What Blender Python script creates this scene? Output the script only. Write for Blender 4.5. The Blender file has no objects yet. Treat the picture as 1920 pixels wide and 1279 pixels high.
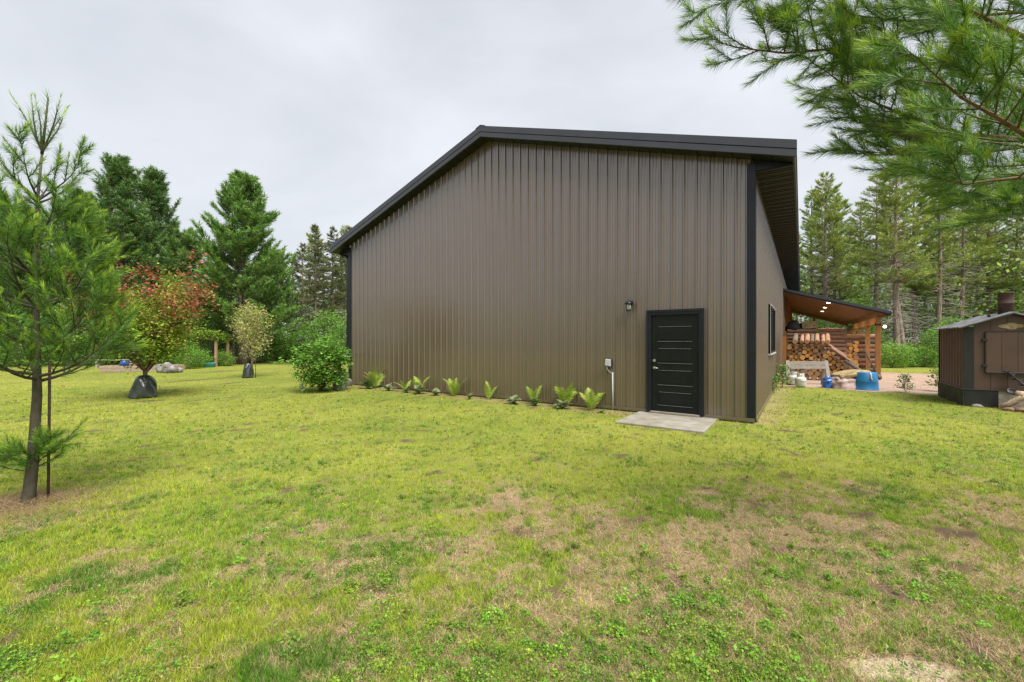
import bpy, math, random
import numpy as np
from mathutils import Vector, Matrix

# ------------------------------------------------------------------ camera, sky, sun, exposure
sc = bpy.context.scene
C = sc.collection
F, CX, CY, CH = 784.0, 960.0, 640.0, 1.5          # focal length in photo pixels, principal point, eye height
cam_d = bpy.data.cameras.new('camera'); cam = bpy.data.objects.new('camera', cam_d); C.objects.link(cam)
cam_d.sensor_width = 36.0; cam_d.lens = F / 1920 * 36.0; cam_d.clip_start = 0.05; cam_d.clip_end = 2000
cam.location = (0, 0, CH); cam.rotation_euler = (math.radians(90), 0, 0)
sc.camera = cam
SUN_EL, SUN_AZ = math.radians(60), math.radians(146)   # azimuth clockwise from +Y: behind the camera, to its right
world = bpy.data.worlds.new('World'); sc.world = world; world.use_nodes = True; world.cycles.sampling_method = 'NONE'
wn, wl = world.node_tree.nodes, world.node_tree.links; wn.clear()
w_out = wn.new('ShaderNodeOutputWorld'); w_bg = wn.new('ShaderNodeBackground'); w_bg.inputs['Strength'].default_value = 0.1
w_sky = wn.new('ShaderNodeTexSky'); w_sky.sky_type = 'NISHITA'; w_sky.sun_disc = False
w_sky.sun_elevation = SUN_EL; w_sky.sun_rotation = SUN_AZ; w_sky.dust_density = 4; w_sky.air_density = 1.2
w_tc = wn.new('ShaderNodeTexCoord'); w_map = wn.new('ShaderNodeMapping'); w_map.inputs['Scale'].default_value = (1.0, 1.0, 2.0)
w_no = wn.new('ShaderNodeTexNoise'); w_no.inputs['Scale'].default_value = 1.7; w_no.inputs['Detail'].default_value = 5
w_no.inputs['Roughness'].default_value = 0.5; w_no.inputs['Distortion'].default_value = 0.3
w_ramp = wn.new('ShaderNodeValToRGB')
w_ramp.color_ramp.elements[0].position = 0.30; w_ramp.color_ramp.elements[0].color = (1.22, 1.28, 1.39, 1)
w_ramp.color_ramp.elements[1].position = 0.68; w_ramp.color_ramp.elements[1].color = (1.74, 1.79, 1.88, 1)
w_mix = wn.new('ShaderNodeMix'); w_mix.data_type = 'RGBA'; w_mix.inputs['Factor'].default_value = 0.96
wl.new(w_tc.outputs['Generated'], w_map.inputs['Vector']); wl.new(w_map.outputs['Vector'], w_no.inputs['Vector'])
wl.new(w_no.outputs['Fac'], w_ramp.inputs['Fac']); wl.new(w_sky.outputs['Color'], w_mix.inputs['A'])
wl.new(w_ramp.outputs['Color'], w_mix.inputs['B']); wl.new(w_mix.outputs['Result'], w_bg.inputs['Color'])
wl.new(w_bg.outputs['Background'], w_out.inputs['Surface'])
sun_d = bpy.data.lights.new('sun', 'SUN'); sun_d.energy = 1.5; sun_d.angle = math.radians(42); sun_d.color = (1.0, 0.965, 0.90)
sun = bpy.data.objects.new('sun', sun_d); C.objects.link(sun)
_sd = Vector((math.sin(SUN_AZ) * math.cos(SUN_EL), math.cos(SUN_AZ) * math.cos(SUN_EL), math.sin(SUN_EL)))
sun.rotation_euler = _sd.to_track_quat('Z', 'Y').to_euler(); sun.location = _sd * 60
sc.view_settings.view_transform = 'Standard'; sc.view_settings.look = 'None'
sc.view_settings.exposure = 2.30; sc.view_settings.gamma = 1.0; sc.view_settings.use_curve_mapping = False
sc.cycles.max_bounces = 7; sc.cycles.diffuse_bounces = 3; sc.cycles.glossy_bounces = 3
sc.cycles.transmission_bounces = 3; sc.cycles.transparent_max_bounces = 4
sc.cycles.use_denoising = True; sc.cycles.denoiser = 'OPENIMAGEDENOISE'; sc.cycles.denoising_prefilter = 'NONE'; sc.cycles.denoising_input_passes = 'RGB_ALBEDO_NORMAL'; sc.cycles.sample_clamp_indirect = 4; sc.cycles.filter_width = 1.45; sc.cycles.use_adaptive_sampling = False

# ------------------------------------------------------------------ frames
CA, SA = 0.8221, 0.5694                              # the barn's axes: x = out of its side wall, y = along the side wall
BX, BY = 4.385, 7.59                                 # the barn's near corner
BROT = -math.atan2(SA, CA)
def L2W(x, y, z=0.0): return Vector((BX + x * CA + y * SA, BY - x * SA + y * CA, z))
def W2L(X, Y): dx, dy = X - BX, Y - BY; return dx * CA - dy * SA, dx * SA + dy * CA
def gp(u, v): Y = F * CH / (v - CY); return (u - CX) / F * Y, Y
def at(u, v, Y): return Vector(((u - CX) / F * Y, Y, CH - (v - CY) / F * Y))
UP = Vector((0, 0, 1))

# ------------------------------------------------------------------ materials
def mat(name, col, rough=0.6, spec=0.4, metal=0.0, var=0.12, scale=6.0, col2=None, bump=0.0, bscale=40.0, stretch=(1, 1, 1), coat=0.0, detail=5):
    m = bpy.data.materials.new(name); m.use_nodes = True
    n, l = m.node_tree.nodes, m.node_tree.links; b = n['Principled BSDF']
    b.inputs['Roughness'].default_value = rough; b.inputs['Specular IOR Level'].default_value = spec
    b.inputs['Metallic'].default_value = metal; b.inputs['Coat Weight'].default_value = coat; b.inputs['Coat Roughness'].default_value = 0.16
    tc = n.new('ShaderNodeTexCoord'); mp = n.new('ShaderNodeMapping'); mp.inputs['Scale'].default_value = stretch
    l.new(tc.outputs['Object'], mp.inputs['Vector'])
    no = n.new('ShaderNodeTexNoise'); no.inputs['Scale'].default_value = scale; no.inputs['Detail'].default_value = detail
    no.inputs['Roughness'].default_value = 0.6
    l.new(mp.outputs['Vector'], no.inputs['Vector'])
    r = n.new('ShaderNodeValToRGB'); e = r.color_ramp.elements
    c2 = col2 or tuple(min(1, c * (1 + var)) for c in col)
    c1 = col if col2 else tuple(c * (1 - var) for c in col)
    e[0].position = 0.33; e[0].color = (*c1, 1); e[1].position = 0.67; e[1].color = (*c2, 1)
    l.new(no.outputs['Fac'], r.inputs['Fac']); l.new(r.outputs['Color'], b.inputs['Base Color'])
    if bump:
        n2 = n.new('ShaderNodeTexNoise'); n2.inputs['Scale'].default_value = bscale; n2.inputs['Detail'].default_value = 4
        l.new(mp.outputs['Vector'], n2.inputs['Vector'])
        bp = n.new('ShaderNodeBump'); bp.inputs['Strength'].default_value = bump; bp.inputs['Distance'].default_value = 0.02
        l.new(n2.outputs['Fac'], bp.inputs['Height']); l.new(bp.outputs['Normal'], b.inputs['Normal'])
    return m
def leaf_mat(name, trans=0.35, rough=0.55, spec=0.25):
    m = bpy.data.materials.new(name); m.use_nodes = True
    n, l = m.node_tree.nodes, m.node_tree.links; b = n['Principled BSDF']; o = n['Material Output']
    a = n.new('ShaderNodeAttribute'); a.attribute_name = 'col'
    b.inputs['Roughness'].default_value = rough; b.inputs['Specular IOR Level'].default_value = spec
    t = n.new('ShaderNodeBsdfTranslucent'); mx = n.new('ShaderNodeMixShader'); mx.inputs['Fac'].default_value = trans
    l.new(a.outputs['Color'], b.inputs['Base Color']); l.new(a.outputs['Color'], t.inputs['Color'])
    l.new(b.outputs['BSDF'], mx.inputs[1]); l.new(t.outputs['BSDF'], mx.inputs[2]); l.new(mx.outputs['Shader'], o.inputs['Surface'])
    return m
def emit_mat(name, col, strength):
    m = bpy.data.materials.new(name); m.use_nodes = True
    b = m.node_tree.nodes['Principled BSDF']; b.inputs['Emission Color'].default_value = (*col, 1); b.inputs['Emission Strength'].default_value = strength
    b.inputs['Base Color'].default_value = (*col, 1); m.cycles.emission_sampling = 'NONE'; return m

M = {}
M['steel'] = mat('brown_steel', (0.112, 0.079, 0.051), rough=0.35, spec=0.5, var=0.08, scale=1.1, bump=0.02, bscale=5, coat=1.0)
M['steel'].node_tree.nodes['Principled BSDF'].inputs['Coat IOR'].default_value = 1.9; M['steel'].node_tree.nodes['Principled BSDF'].inputs['Coat Roughness'].default_value = 0.2
M['black_trim'] = mat('black_trim', (0.009, 0.011, 0.016), rough=0.34, spec=0.32, var=0.2)
M['fascia'] = mat('grey_black_fascia', (0.042, 0.045, 0.055), rough=0.34, spec=0.5, var=0.1, scale=2)
M['soffit'] = mat('dark_soffit', (0.014, 0.015, 0.018), rough=0.45, spec=0.35, var=0.15, scale=3)
M['door'] = mat('black_door', (0.0055, 0.0075, 0.0062), rough=0.42, spec=0.25, var=0.3, scale=4)
M['highlight_scuff'] = mat('highlight_scuff_edge', (0.13, 0.135, 0.13), rough=0.5, var=0.35, scale=30)  # pale tone: painted highlights on the door panels, wear on the boiler door
M['chrome'] = mat('brushed_nickel', (0.45, 0.45, 0.44), rough=0.3, metal=0.9, var=0.1)
M['glass'] = mat('dark_glass', (0.02, 0.024, 0.028), rough=0.06, spec=0.7, var=0.1)
M['white_frame'] = mat('grey_white_frame', (0.42, 0.41, 0.39), rough=0.5, var=0.1)
M['grey_plastic'] = mat('grey_plastic', (0.42, 0.43, 0.44), rough=0.5, var=0.08)
M['concrete'] = mat('stained_concrete', (0.19, 0.17, 0.13), col2=(0.30, 0.28, 0.24), rough=0.85, spec=0.2, scale=3.5, bump=0.3, bscale=60, detail=8)
M['cedar'] = mat('stained_cedar', (0.21, 0.092, 0.028), col2=(0.33, 0.155, 0.05), rough=0.55, spec=0.35, scale=3.0, stretch=(8, 8, 0.8), bump=0.1)
M['cedar_x'] = mat('stained_cedar_board', (0.18, 0.076, 0.024), col2=(0.30, 0.135, 0.044), rough=0.55, spec=0.35, scale=3.0, stretch=(0.8, 8, 8), bump=0.1)
M['grey_wood'] = mat('weathered_wood', (0.20, 0.175, 0.145), col2=(0.38, 0.345, 0.30), rough=0.85, spec=0.2, scale=5, stretch=(1, 12, 12), bump=0.4, bscale=30)
M['grey_wood_z'] = mat('weathered_wood_upright', (0.22, 0.19, 0.155), col2=(0.42, 0.38, 0.33), rough=0.85, spec=0.2, scale=5, stretch=(12, 12, 1), bump=0.4, bscale=30)
M['plank'] = mat('lichened_slab', (0.20, 0.125, 0.05), col2=(0.42, 0.35, 0.20), rough=0.85, spec=0.2, scale=6, stretch=(1, 3, 3), bump=0.4, bscale=40)
M['bark_red'] = mat('red_bark', (0.17, 0.088, 0.056), col2=(0.44, 0.27, 0.19), rough=0.9, spec=0.15, scale=9, bump=0.8, bscale=45, stretch=(1, 0.5, 1))
M['bark_old'] = mat('old_grey_bark', (0.085, 0.062, 0.048), col2=(0.22, 0.17, 0.13), rough=0.9, spec=0.15, scale=9, bump=0.8, bscale=45)
M['cut'] = mat('orange_cut_wood', (0.42, 0.19, 0.045), col2=(0.66, 0.37, 0.115), rough=0.8, spec=0.2, scale=11, bump=0.2)
M['cut_dark'] = mat('aged_cut_wood', (0.22, 0.115, 0.05), col2=(0.42, 0.25, 0.12), rough=0.85, spec=0.2, scale=11, bump=0.3)
M['cut_grey'] = mat('grey_cut_wood', (0.17, 0.12, 0.085), col2=(0.30, 0.22, 0.16), rough=0.85, spec=0.2, scale=11, bump=0.3)
M['bark_grey'] = mat('grey_brown_bark', (0.095, 0.072, 0.055), col2=(0.235, 0.19, 0.15), rough=0.95, spec=0.1, scale=7, bump=0.8, bscale=22, stretch=(1, 1, 0.3))
M['bark_pink'] = mat('pinkish_pine_bark', (0.165, 0.118, 0.094), col2=(0.35, 0.275, 0.23), rough=0.95, spec=0.1, scale=6, bump=0.8, bscale=18, stretch=(1, 1, 0.3))
M['bark_young'] = mat('smooth_young_bark', (0.050, 0.044, 0.030), col2=(0.110, 0.094, 0.066), rough=0.8, spec=0.2, scale=14, bump=0.3, stretch=(1, 1, 0.5))
M['twig'] = mat('brown_twig', (0.065, 0.045, 0.026), col2=(0.15, 0.105, 0.06), rough=0.8, spec=0.2, scale=18)
M['dead_twig'] = mat('pale_dead_twig', (0.30, 0.27, 0.225), col2=(0.48, 0.44, 0.38), rough=0.9, spec=0.1, scale=10)
M['leaf'] = leaf_mat('leaf')
M['needle'] = leaf_mat('pine_needle', trans=0.25, rough=0.42, spec=0.4)
M['grass'] = leaf_mat('grass_blade', trans=0.35, rough=0.6, spec=0.2)
M['straw'] = leaf_mat('dry_straw', trans=0.1, rough=0.8, spec=0.15)
M['blue_plastic'] = mat('blue_plastic', (0.012, 0.135, 0.30), rough=0.42, spec=0.5, var=0.12, scale=4)
M['blue_tarp'] = mat('blue_tarp', (0.02, 0.085, 0.30), rough=0.35, spec=0.5, var=0.2, scale=9)
M['pink_tarp'] = mat('dusty_pink_tarp', (0.30, 0.20, 0.185), col2=(0.52, 0.40, 0.38), rough=0.6, spec=0.3, scale=9, bump=0.5, bscale=25)
M['tank'] = mat('dirty_white_paint', (0.42, 0.40, 0.35), col2=(0.66, 0.65, 0.61), rough=0.5, spec=0.4, scale=7)
M['print_grey'] = mat('grey_print', (0.16, 0.16, 0.17), rough=0.6)
M['boiler'] = mat('brown_painted_steel', (0.082, 0.047, 0.035), rough=0.45, spec=0.45, var=0.14, scale=2.5)
M['boiler_side'] = mat('red_brown_ribbed_steel', (0.105, 0.060, 0.045), rough=0.45, spec=0.45, var=0.14, scale=2.5)
M['boiler_black'] = mat('black_steel', (0.017, 0.017, 0.017), rough=0.55, spec=0.4, var=0.3, scale=5)
M['base_green'] = mat('mossy_dark_base', (0.032, 0.036, 0.026), col2=(0.075, 0.082, 0.052), rough=0.8, spec=0.2, scale=5)
M['base_pale'] = mat('peeling_pale_base', (0.30, 0.26, 0.21), col2=(0.50, 0.46, 0.40), rough=0.85, spec=0.2, scale=6, bump=0.3)
M['shingle'] = mat('grey_metal_roof', (0.17, 0.17, 0.18), col2=(0.32, 0.32, 0.335), rough=0.45, spec=0.5, scale=6)
M['rust'] = mat('rusty_pipe', (0.030, 0.021, 0.018), col2=(0.080, 0.042, 0.030), rough=0.75, spec=0.3, scale=6, bump=0.2)
M['brass'] = mat('scorched_ochre_plate', (0.20, 0.13, 0.06), col2=(0.42, 0.33, 0.19), rough=0.6, scale=18)
M['driftwood'] = mat('barkless_driftwood', (0.29, 0.215, 0.135), col2=(0.50, 0.41, 0.30), rough=0.8, spec=0.2, scale=7, stretch=(1, 4, 4), bump=0.4)
M['brown_stone'] = mat('red_brown_rock', (0.15, 0.085, 0.055), col2=(0.28, 0.175, 0.115), rough=0.9, spec=0.15, scale=6, bump=0.6, bscale=15)
M['grey_stone'] = mat('grey_rock', (0.15, 0.135, 0.125), col2=(0.30, 0.28, 0.265), rough=0.9, spec=0.15, scale=4, bump=0.6, bscale=12)
M['galv'] = mat('galvanised_steel', (0.22, 0.24, 0.24), col2=(0.32, 0.34, 0.34), rough=0.5, metal=0.35, scale=8)
M['bag'] = mat('black_green_bag', (0.012, 0.017, 0.014), col2=(0.040, 0.050, 0.044), rough=0.24, spec=0.7, scale=3, bump=1.0, bscale=5, detail=1)
M['timber'] = mat('garden_timber', (0.24, 0.17, 0.115), col2=(0.42, 0.33, 0.25), rough=0.85, spec=0.15, scale=5, stretch=(1, 8, 8))
M['timber_z'] = mat('garden_timber_post', (0.25, 0.15, 0.085), col2=(0.40, 0.27, 0.17), rough=0.85, spec=0.15, scale=5, stretch=(8, 8, 1))
M['pot_blue'] = mat('glazed_blue', (0.012, 0.06, 0.32), rough=0.25, spec=0.6)
M['turquoise'] = mat('turquoise_plastic', (0.06, 0.32, 0.42), rough=0.45)
M['net'] = mat('dark_netting', (0.02, 0.03, 0.032), rough=0.8)
M['rod'] = mat('rusty_stake', (0.065, 0.042, 0.03), rough=0.8, var=0.3, scale=20)
M['soil'] = mat('garden_soil', (0.075, 0.052, 0.036), col2=(0.15, 0.11, 0.075), rough=0.95, spec=0.1, scale=12, bump=0.6)
M['lamp_on'] = emit_mat('lit_lamp', (1.0, 0.86, 0.62), 3.0)

# ------------------------------------------------------------------ mesh helpers
class MB:
    def __init__(self): self.v, self.f, self.m, self.s = [], [], [], []
    def add(self, vs, fs, mi=0, smooth=False):
        o = len(self.v); self.v += [tuple(p) for p in vs]
        for f in fs: self.f.append(tuple(i + o for i in f)); self.m.append(mi); self.s.append(smooth)
        return self
    def box(self, x0, x1, y0, y1, z0, z1, mi=0):
        return self.add([(x0, y0, z0), (x1, y0, z0), (x1, y1, z0), (x0, y1, z0), (x0, y0, z1), (x1, y0, z1), (x1, y1, z1), (x0, y1, z1)],
                        [(0, 3, 2, 1), (4, 5, 6, 7), (0, 1, 5, 4), (1, 2, 6, 5), (2, 3, 7, 6), (3, 0, 4, 7)], mi)
    def bar(self, a, b, w, h, mi=0, up=UP):
        a, b = Vector(a), Vector(b); d = (b - a).normalized(); s = d.cross(up)
        if s.length < 1e-4: s = d.cross(Vector((0, 1, 0)))
        s.normalize(); t = s.cross(d); vs = []
        for p in (a, b):
            for i, j in ((-1, -1), (1, -1), (1, 1), (-1, 1)): vs.append(p + s * (i * w / 2) + t * (j * h / 2))
        return self.add(vs, [(0, 1, 2, 3), (7, 6, 5, 4), (0, 4, 5, 1), (1, 5, 6, 2), (2, 6, 7, 3), (3, 7, 4, 0)], mi)
    def tube(self, pts, rad, n=8, mi=0, cap=True, capmi=None, wob=None):
        pts = [Vector(p) for p in pts]; vs, fs = [], []; N = len(pts)
        ref = Vector((0.31, 0.17, 0.93))
        for i, p in enumerate(pts):
            d = (pts[min(i + 1, N - 1)] - pts[max(i - 1, 0)]).normalized()
            s = d.cross(ref); 
            if s.length < 0.05: s = d.cross(Vector((1, 0, 0)))
            s.normalize(); t = d.cross(s); r = rad[i] if isinstance(rad, (list, tuple)) else rad
            for k in range(n):
                a = 2 * math.pi * k / n; rr = r * (wob(i, k) if wob else 1)
                vs.append(p + s * (math.cos(a) * rr) + t * (math.sin(a) * rr))
        for i in range(N - 1):
            for k in range(n):
                k2 = (k + 1) % n; fs.append((i * n + k, i * n + k2, (i + 1) * n + k2, (i + 1) * n + k))
        self.add(vs, fs, mi, True)
        if cap:
            o = len(self.v) - len(vs); cm = mi if capmi is None else capmi
            self.f += [tuple(o + k for k in reversed(range(n))), tuple(o + (N - 1) * n + k for k in range(n))]; self.m += [cm, cm]; self.s += [False, False]
        return self
    def lathe(self, prof, n=20, c=(0, 0, 0), mi=0, wob=None, smooth=True):
        vs, fs = [], []
        for i, (r, z) in enumerate(prof):
            for k in range(n):
                a = 2 * math.pi * k / n; rr = r * (wob(i, a) if wob else 1)
                vs.append((c[0] + rr * math.cos(a), c[1] + rr * math.sin(a), c[2] + z))
        for i in range(len(prof) - 1):
            for k in range(n):
                k2 = (k + 1) % n; fs.append((i * n + k, i * n + k2, (i + 1) * n + k2, (i + 1) * n + k))
        o = len(self.v); self.add(vs, fs, mi, smooth)
        self.f += [tuple(o + k for k in reversed(range(n))), tuple(o + (len(prof) - 1) * n + k for k in range(n))]; self.m += [mi, mi]; self.s += [False, False]
        return self
    def prism(self, poly, y0, y1, mi=0):             # poly in x,z swept along y
        n = len(poly)
        return self.add([(x, y0, z) for x, z in poly] + [(x, y1, z) for x, z in poly],
                        [tuple(range(n)), tuple(reversed(range(n, 2 * n)))] + [((i + 1) % n, i, n + i, n + (i + 1) % n) for i in range(n)], mi)
    def blob(self, c, r, rng, n=9, rings=6, noise=0.18, mi=0, smooth=True):
        ph = [rng.uniform(0, 6.28) for _ in range(6)]
        vs, fs = [], []
        for i in range(rings + 1):
            th = math.pi * i / rings
            for k in range(n):
                a = 2 * math.pi * k / n
                w = 1 + noise * (math.sin(2 * a + ph[0] + th * 2) + 0.7 * math.sin(3 * a + ph[1] - th * 3) + 0.5 * math.sin(5 * th + ph[2])) + rng.uniform(-1, 1) * noise * 0.3 * (0 < i < rings)
                vs.append((c[0] + r[0] * w * math.sin(th) * math.cos(a), c[1] + r[1] * w * math.sin(th) * math.sin(a), c[2] + r[2] * (1 + 0.3 * (w - 1)) * math.cos(th)))
        for i in range(rings):
            for k in range(n):
                k2 = (k + 1) % n; fs.append((i * n + k, (i + 1) * n + k, (i + 1) * n + k2, i * n + k2))
        return self.add(vs, fs, mi, smooth)
    def mesh(self, name, mats):
        me = bpy.data.meshes.new(name); me.from_pydata(self.v, [], self.f)
        for m in (mats if isinstance(mats, (list, tuple)) else [mats]): me.materials.append(M[m] if isinstance(m, str) else m)
        me.polygons.foreach_set('material_index', self.m); me.polygons.foreach_set('use_smooth', self.s); me.update()
        return me
    def build(self, name, mats, parent=None, loc=(0, 0, 0), rz=0.0, bevel=0.0):
        return ob(name, self.mesh(name, mats), parent, loc, rz, bevel)
def ob(name, me, parent=None, loc=(0, 0, 0), rz=0.0, bevel=0.0):
    o = bpy.data.objects.new(name, me); C.objects.link(o); o.parent = parent; o.location = loc
    o.rotation_euler = rz if isinstance(rz, (tuple, list)) else (0, 0, rz)
    if bevel:
        b = o.modifiers.new('bevel', 'BEVEL'); b.width = bevel; b.segments = 2; b.limit_method = 'ANGLE'
    return o
def tag(o, label=None, cat=None, group=None, kind=None):
    for k, v in (('label', label), ('category', cat), ('group', group), ('kind', kind)):
        if v: o[k] = v
    return o
def thing(name, label, cat, loc=(0, 0, 0), rz=0.0, group=None):
    return tag(ob(name, None, None, loc, rz), label, cat, group)
def tree_copy(src, loc, rz=0.0, scale=(1, 1, 1), label=None, group=None, parent=None):
    c = src.copy(); C.objects.link(c); c.parent = parent; c.location = loc; c.rotation_euler = (0, 0, rz); c.scale = scale
    if label: c['label'] = label
    if group: c['group'] = group
    for ch in src.children:
        d = ch.copy(); C.objects.link(d); d.parent = c
        for g in ch.children:
            e = g.copy(); C.objects.link(e); e.parent = d
    return c

# numpy mesh: verts (n,3), k-gon faces laid out consecutively, colour per vertex
def npmesh(name, V, k, COL, m):
    V = np.ascontiguousarray(V, np.float32); n = len(V); nf = n // k
    me = bpy.data.meshes.new(name); me.vertices.add(n); me.loops.add(n); me.polygons.add(nf)
    me.vertices.foreach_set('co', V.ravel()); me.loops.foreach_set('vertex_index', np.arange(n, dtype=np.int32))
    me.polygons.foreach_set('loop_start', np.arange(0, n, k, dtype=np.int32)); me.update(calc_edges=True)
    a = me.attributes.new('col', 'FLOAT_COLOR', 'POINT'); cc = np.ones((n, 4), np.float32); cc[:, :3] = COL; a.data.foreach_set('color', cc.ravel())
    me.materials.append(M[m] if isinstance(m, str) else m); me.validate(); return me
NR = np.random.default_rng(7)
def unit(a): return a / (np.linalg.norm(a, axis=-1, keepdims=True) + 1e-9)
def rdir(n, g=NR): return unit(g.normal(size=(n, 3)))
def perp(d, g=NR): return unit(np.cross(d, rdir(len(d), g)))
def needles(P, D, L, n, nl, w, col, lo=0.45, hi=1.05, droop=0.12, cvar=0.25, g=NR):
    """n single-triangle needles along each shoot P + D*L; col (N,3)"""
    N = len(P); P, D, L = np.repeat(P, n, 0), np.repeat(D, n, 0), np.repeat(L, n, 0); col = np.repeat(col, n, 0); m = N * n
    t = g.random(m) ** 0.8; B = P + D * (L * t)[:, None]
    th = g.uniform(lo, hi, m) * (1 - 0.45 * t ** 4)
    q = perp(D, g); dr = D * np.cos(th)[:, None] + q * np.sin(th)[:, None]; dr[:, 2] -= droop * g.random(m); dr = unit(dr)
    ln = nl * g.uniform(0.75, 1.15, m); s = np.cross(dr, rdir(m, g)); s = unit(s) * (w / 2 * g.uniform(0.7, 1.3, m))[:, None]
    V = np.stack([B - s, B + s, B + dr * ln[:, None]], 1).reshape(-1, 3)
    cl = np.clip(col * (1 + cvar * g.normal(size=(m, 1))), 0.004, 1); return V, np.repeat(cl, 3, 0)
def leaves(P, size, col, cvar=0.22, up=0.5, asp=0.62, g=NR, outward=None):
    n = len(P); nrm = rdir(n, g); nrm[:, 2] = np.abs(nrm[:, 2]) + up
    if outward is not None: nrm += outward
    nrm = unit(nrm); a = perp(nrm, g); b = np.cross(nrm, a); s = (size * g.uniform(0.6, 1.25, n))[:, None]
    V = np.stack([P - a * s * 0.5, P + b * s * asp * 0.5 + a * s * 0.05, P + a * s * 0.55, P - b * s * asp * 0.5 + a * s * 0.05], 1).reshape(-1, 3)
    c = np.clip(np.broadcast_to(col, (n, 3)) * (1 + cvar * g.normal(size=(n, 1))), 0.004, 1); return V, np.repeat(c, 4, 0)
_tabs = [np.random.default_rng(s).random((256, 256)) for s in range(8)]
def vnoise(x, y, s=0):
    x, y = np.asarray(x, float), np.asarray(y, float); xi, yi = np.floor(x).astype(int), np.floor(y).astype(int)
    fx, fy = x - xi, y - yi; fx, fy = fx * fx * (3 - 2 * fx), fy * fy * (3 - 2 * fy); T = _tabs[s]
    a, b = T[xi & 255, yi & 255], T[(xi + 1) & 255, yi & 255]; c, d = T[xi & 255, (yi + 1) & 255], T[(xi + 1) & 255, (yi + 1) & 255]
    return (a * (1 - fx) + b * fx) * (1 - fy) + (c * (1 - fx) + d * fx) * fy
def fbm(x, y, s=0, oct=4):
    r, a, t = 0, 0.5, 0
    for i in range(oct): r = r + a * vnoise(x * 2 ** i + 17 * i, y * 2 ** i + 5 * i, (s + i) % 8); t += a; a *= 0.5
    return r / t
def sstep(a, b, x): t = np.clip((x - a) / (b - a), 0, 1); return t * t * (3 - 2 * t)
# ------------------------------------------------------------------ ground
def gauss(X, Y, u, v, sx, sy):
    x0, y0 = gp(u, v); return np.exp(-((X - x0) / sx) ** 2 - ((Y - y0) / sy) ** 2)
def masks(X, Y):
    """straw/bare share, dark soil share, sand share, gravel share of the ground at X,Y"""
    X, Y = np.asarray(X, float), np.asarray(Y, float)
    w = 0.86 * sstep(6.4, 2.0, Y) * (0.42 + 0.58 * sstep(-3.0, 0.2, X)) + 0.14 * sstep(10, 5, Y)
    w = w + 0.14 * gauss(X, Y, 1640, 1060, 1.1, 0.6) + 0.5 * gauss(X, Y, 20, 975, 0.75, 0.45) + 0.25 * gauss(X, Y, 430, 1040, 1.0, 0.4) + 0.24 * gauss(X, Y, 1240, 1150, 1.3, 0.6)
    n = 0.24 * fbm(X * 1.2 + 37, Y * 1.2 + 11, 1, 3) + 0.38 * fbm(X * 3.6 + 9, Y * 3.6, 4, 3) + 0.38 * fbm(X * 13, Y * 13, 2, 3)
    bare = sstep(0.0, 0.20, n - 0.682 + 0.34 * w)
    lx, ly = (X - BX) * CA - (Y - BY) * SA, (X - BX) * SA + (Y - BY) * CA
    bed = sstep(-0.75, -0.45, ly + 0.2 * (fbm(X * 2, Y * 2, 5) - 0.5)) * (ly < 0.3) * (lx < -2.1) * (lx > -12.6)
    side = sstep(0.5, 0.1, np.abs(lx - 0.1)) * (ly > 0) * 0.5
    bare = np.maximum(np.maximum(bare, bed * 0.55), side)
    shed = np.exp(-((lx - 4.9) / 1.0) ** 2 - ((ly - 4.75) / 0.45) ** 2)
    m = fbm(X * 4.0, Y * 4.0, 6, 4)
    soil = sstep(0.56, 0.72, m + 0.30 * gauss(X, Y, 1640, 965, 0.35, 0.07) + 0.36 * gauss(X, Y, 1800, 1000, 0.40, 0.13) + 0.30 * gauss(X, Y, 1530, 1030, 0.28, 0.07)
                 + 0.35 * gauss(X, Y, 1358, 870, 0.13, 0.10) + 0.15 * gauss(X, Y, 500, 1060, 0.4, 0.12) + 0.14 * gauss(X, Y, 1150, 1200, 0.9, 0.35) + 0.10 * gauss(X, Y, 1600, 1100, 1.0, 0.4) - 0.11)
    soil = np.maximum(soil, sstep(0.35, 0.9, shed + 0.4 * (m - 0.5)))
    sand = sstep(0.35, 0.8, 1.1 * gauss(X, Y, 1700, 1262, 0.34, 0.12) + 0.55 * gauss(X, Y, 1640, 1075, 0.35, 0.10) + 0.35 * gauss(X, Y, 1560, 1050, 0.3, 0.10) + 0.5 * (m - 0.5))
    e = 0.9 * (fbm(X * 0.9, Y * 0.9, 2, 4) - 0.5)
    g1 = sstep(7.2, 7.9, ly + e) * sstep(17.9, 17.4, ly + e * 0.6) * sstep(0.1, 0.5, lx)
    g2 = (ly > 13) * (ly < 27.6) * sstep(0.0, 0.1, lx) * sstep(3.95, 3.75, lx + 0.2 * e)
    return bare, soil, sand, np.maximum(g1, g2)
def axis(dense0, dense1, step, lo, hi):
    a = list(np.arange(dense0, dense1, step)); s = step; x = a[-1]
    while x < hi: s *= 1.13; x += s; a.append(min(x, hi))
    s = step; x = a[0]
    while x > lo: s *= 1.13; x -= s; a.insert(0, max(x, lo))
    return np.array(a)
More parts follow.
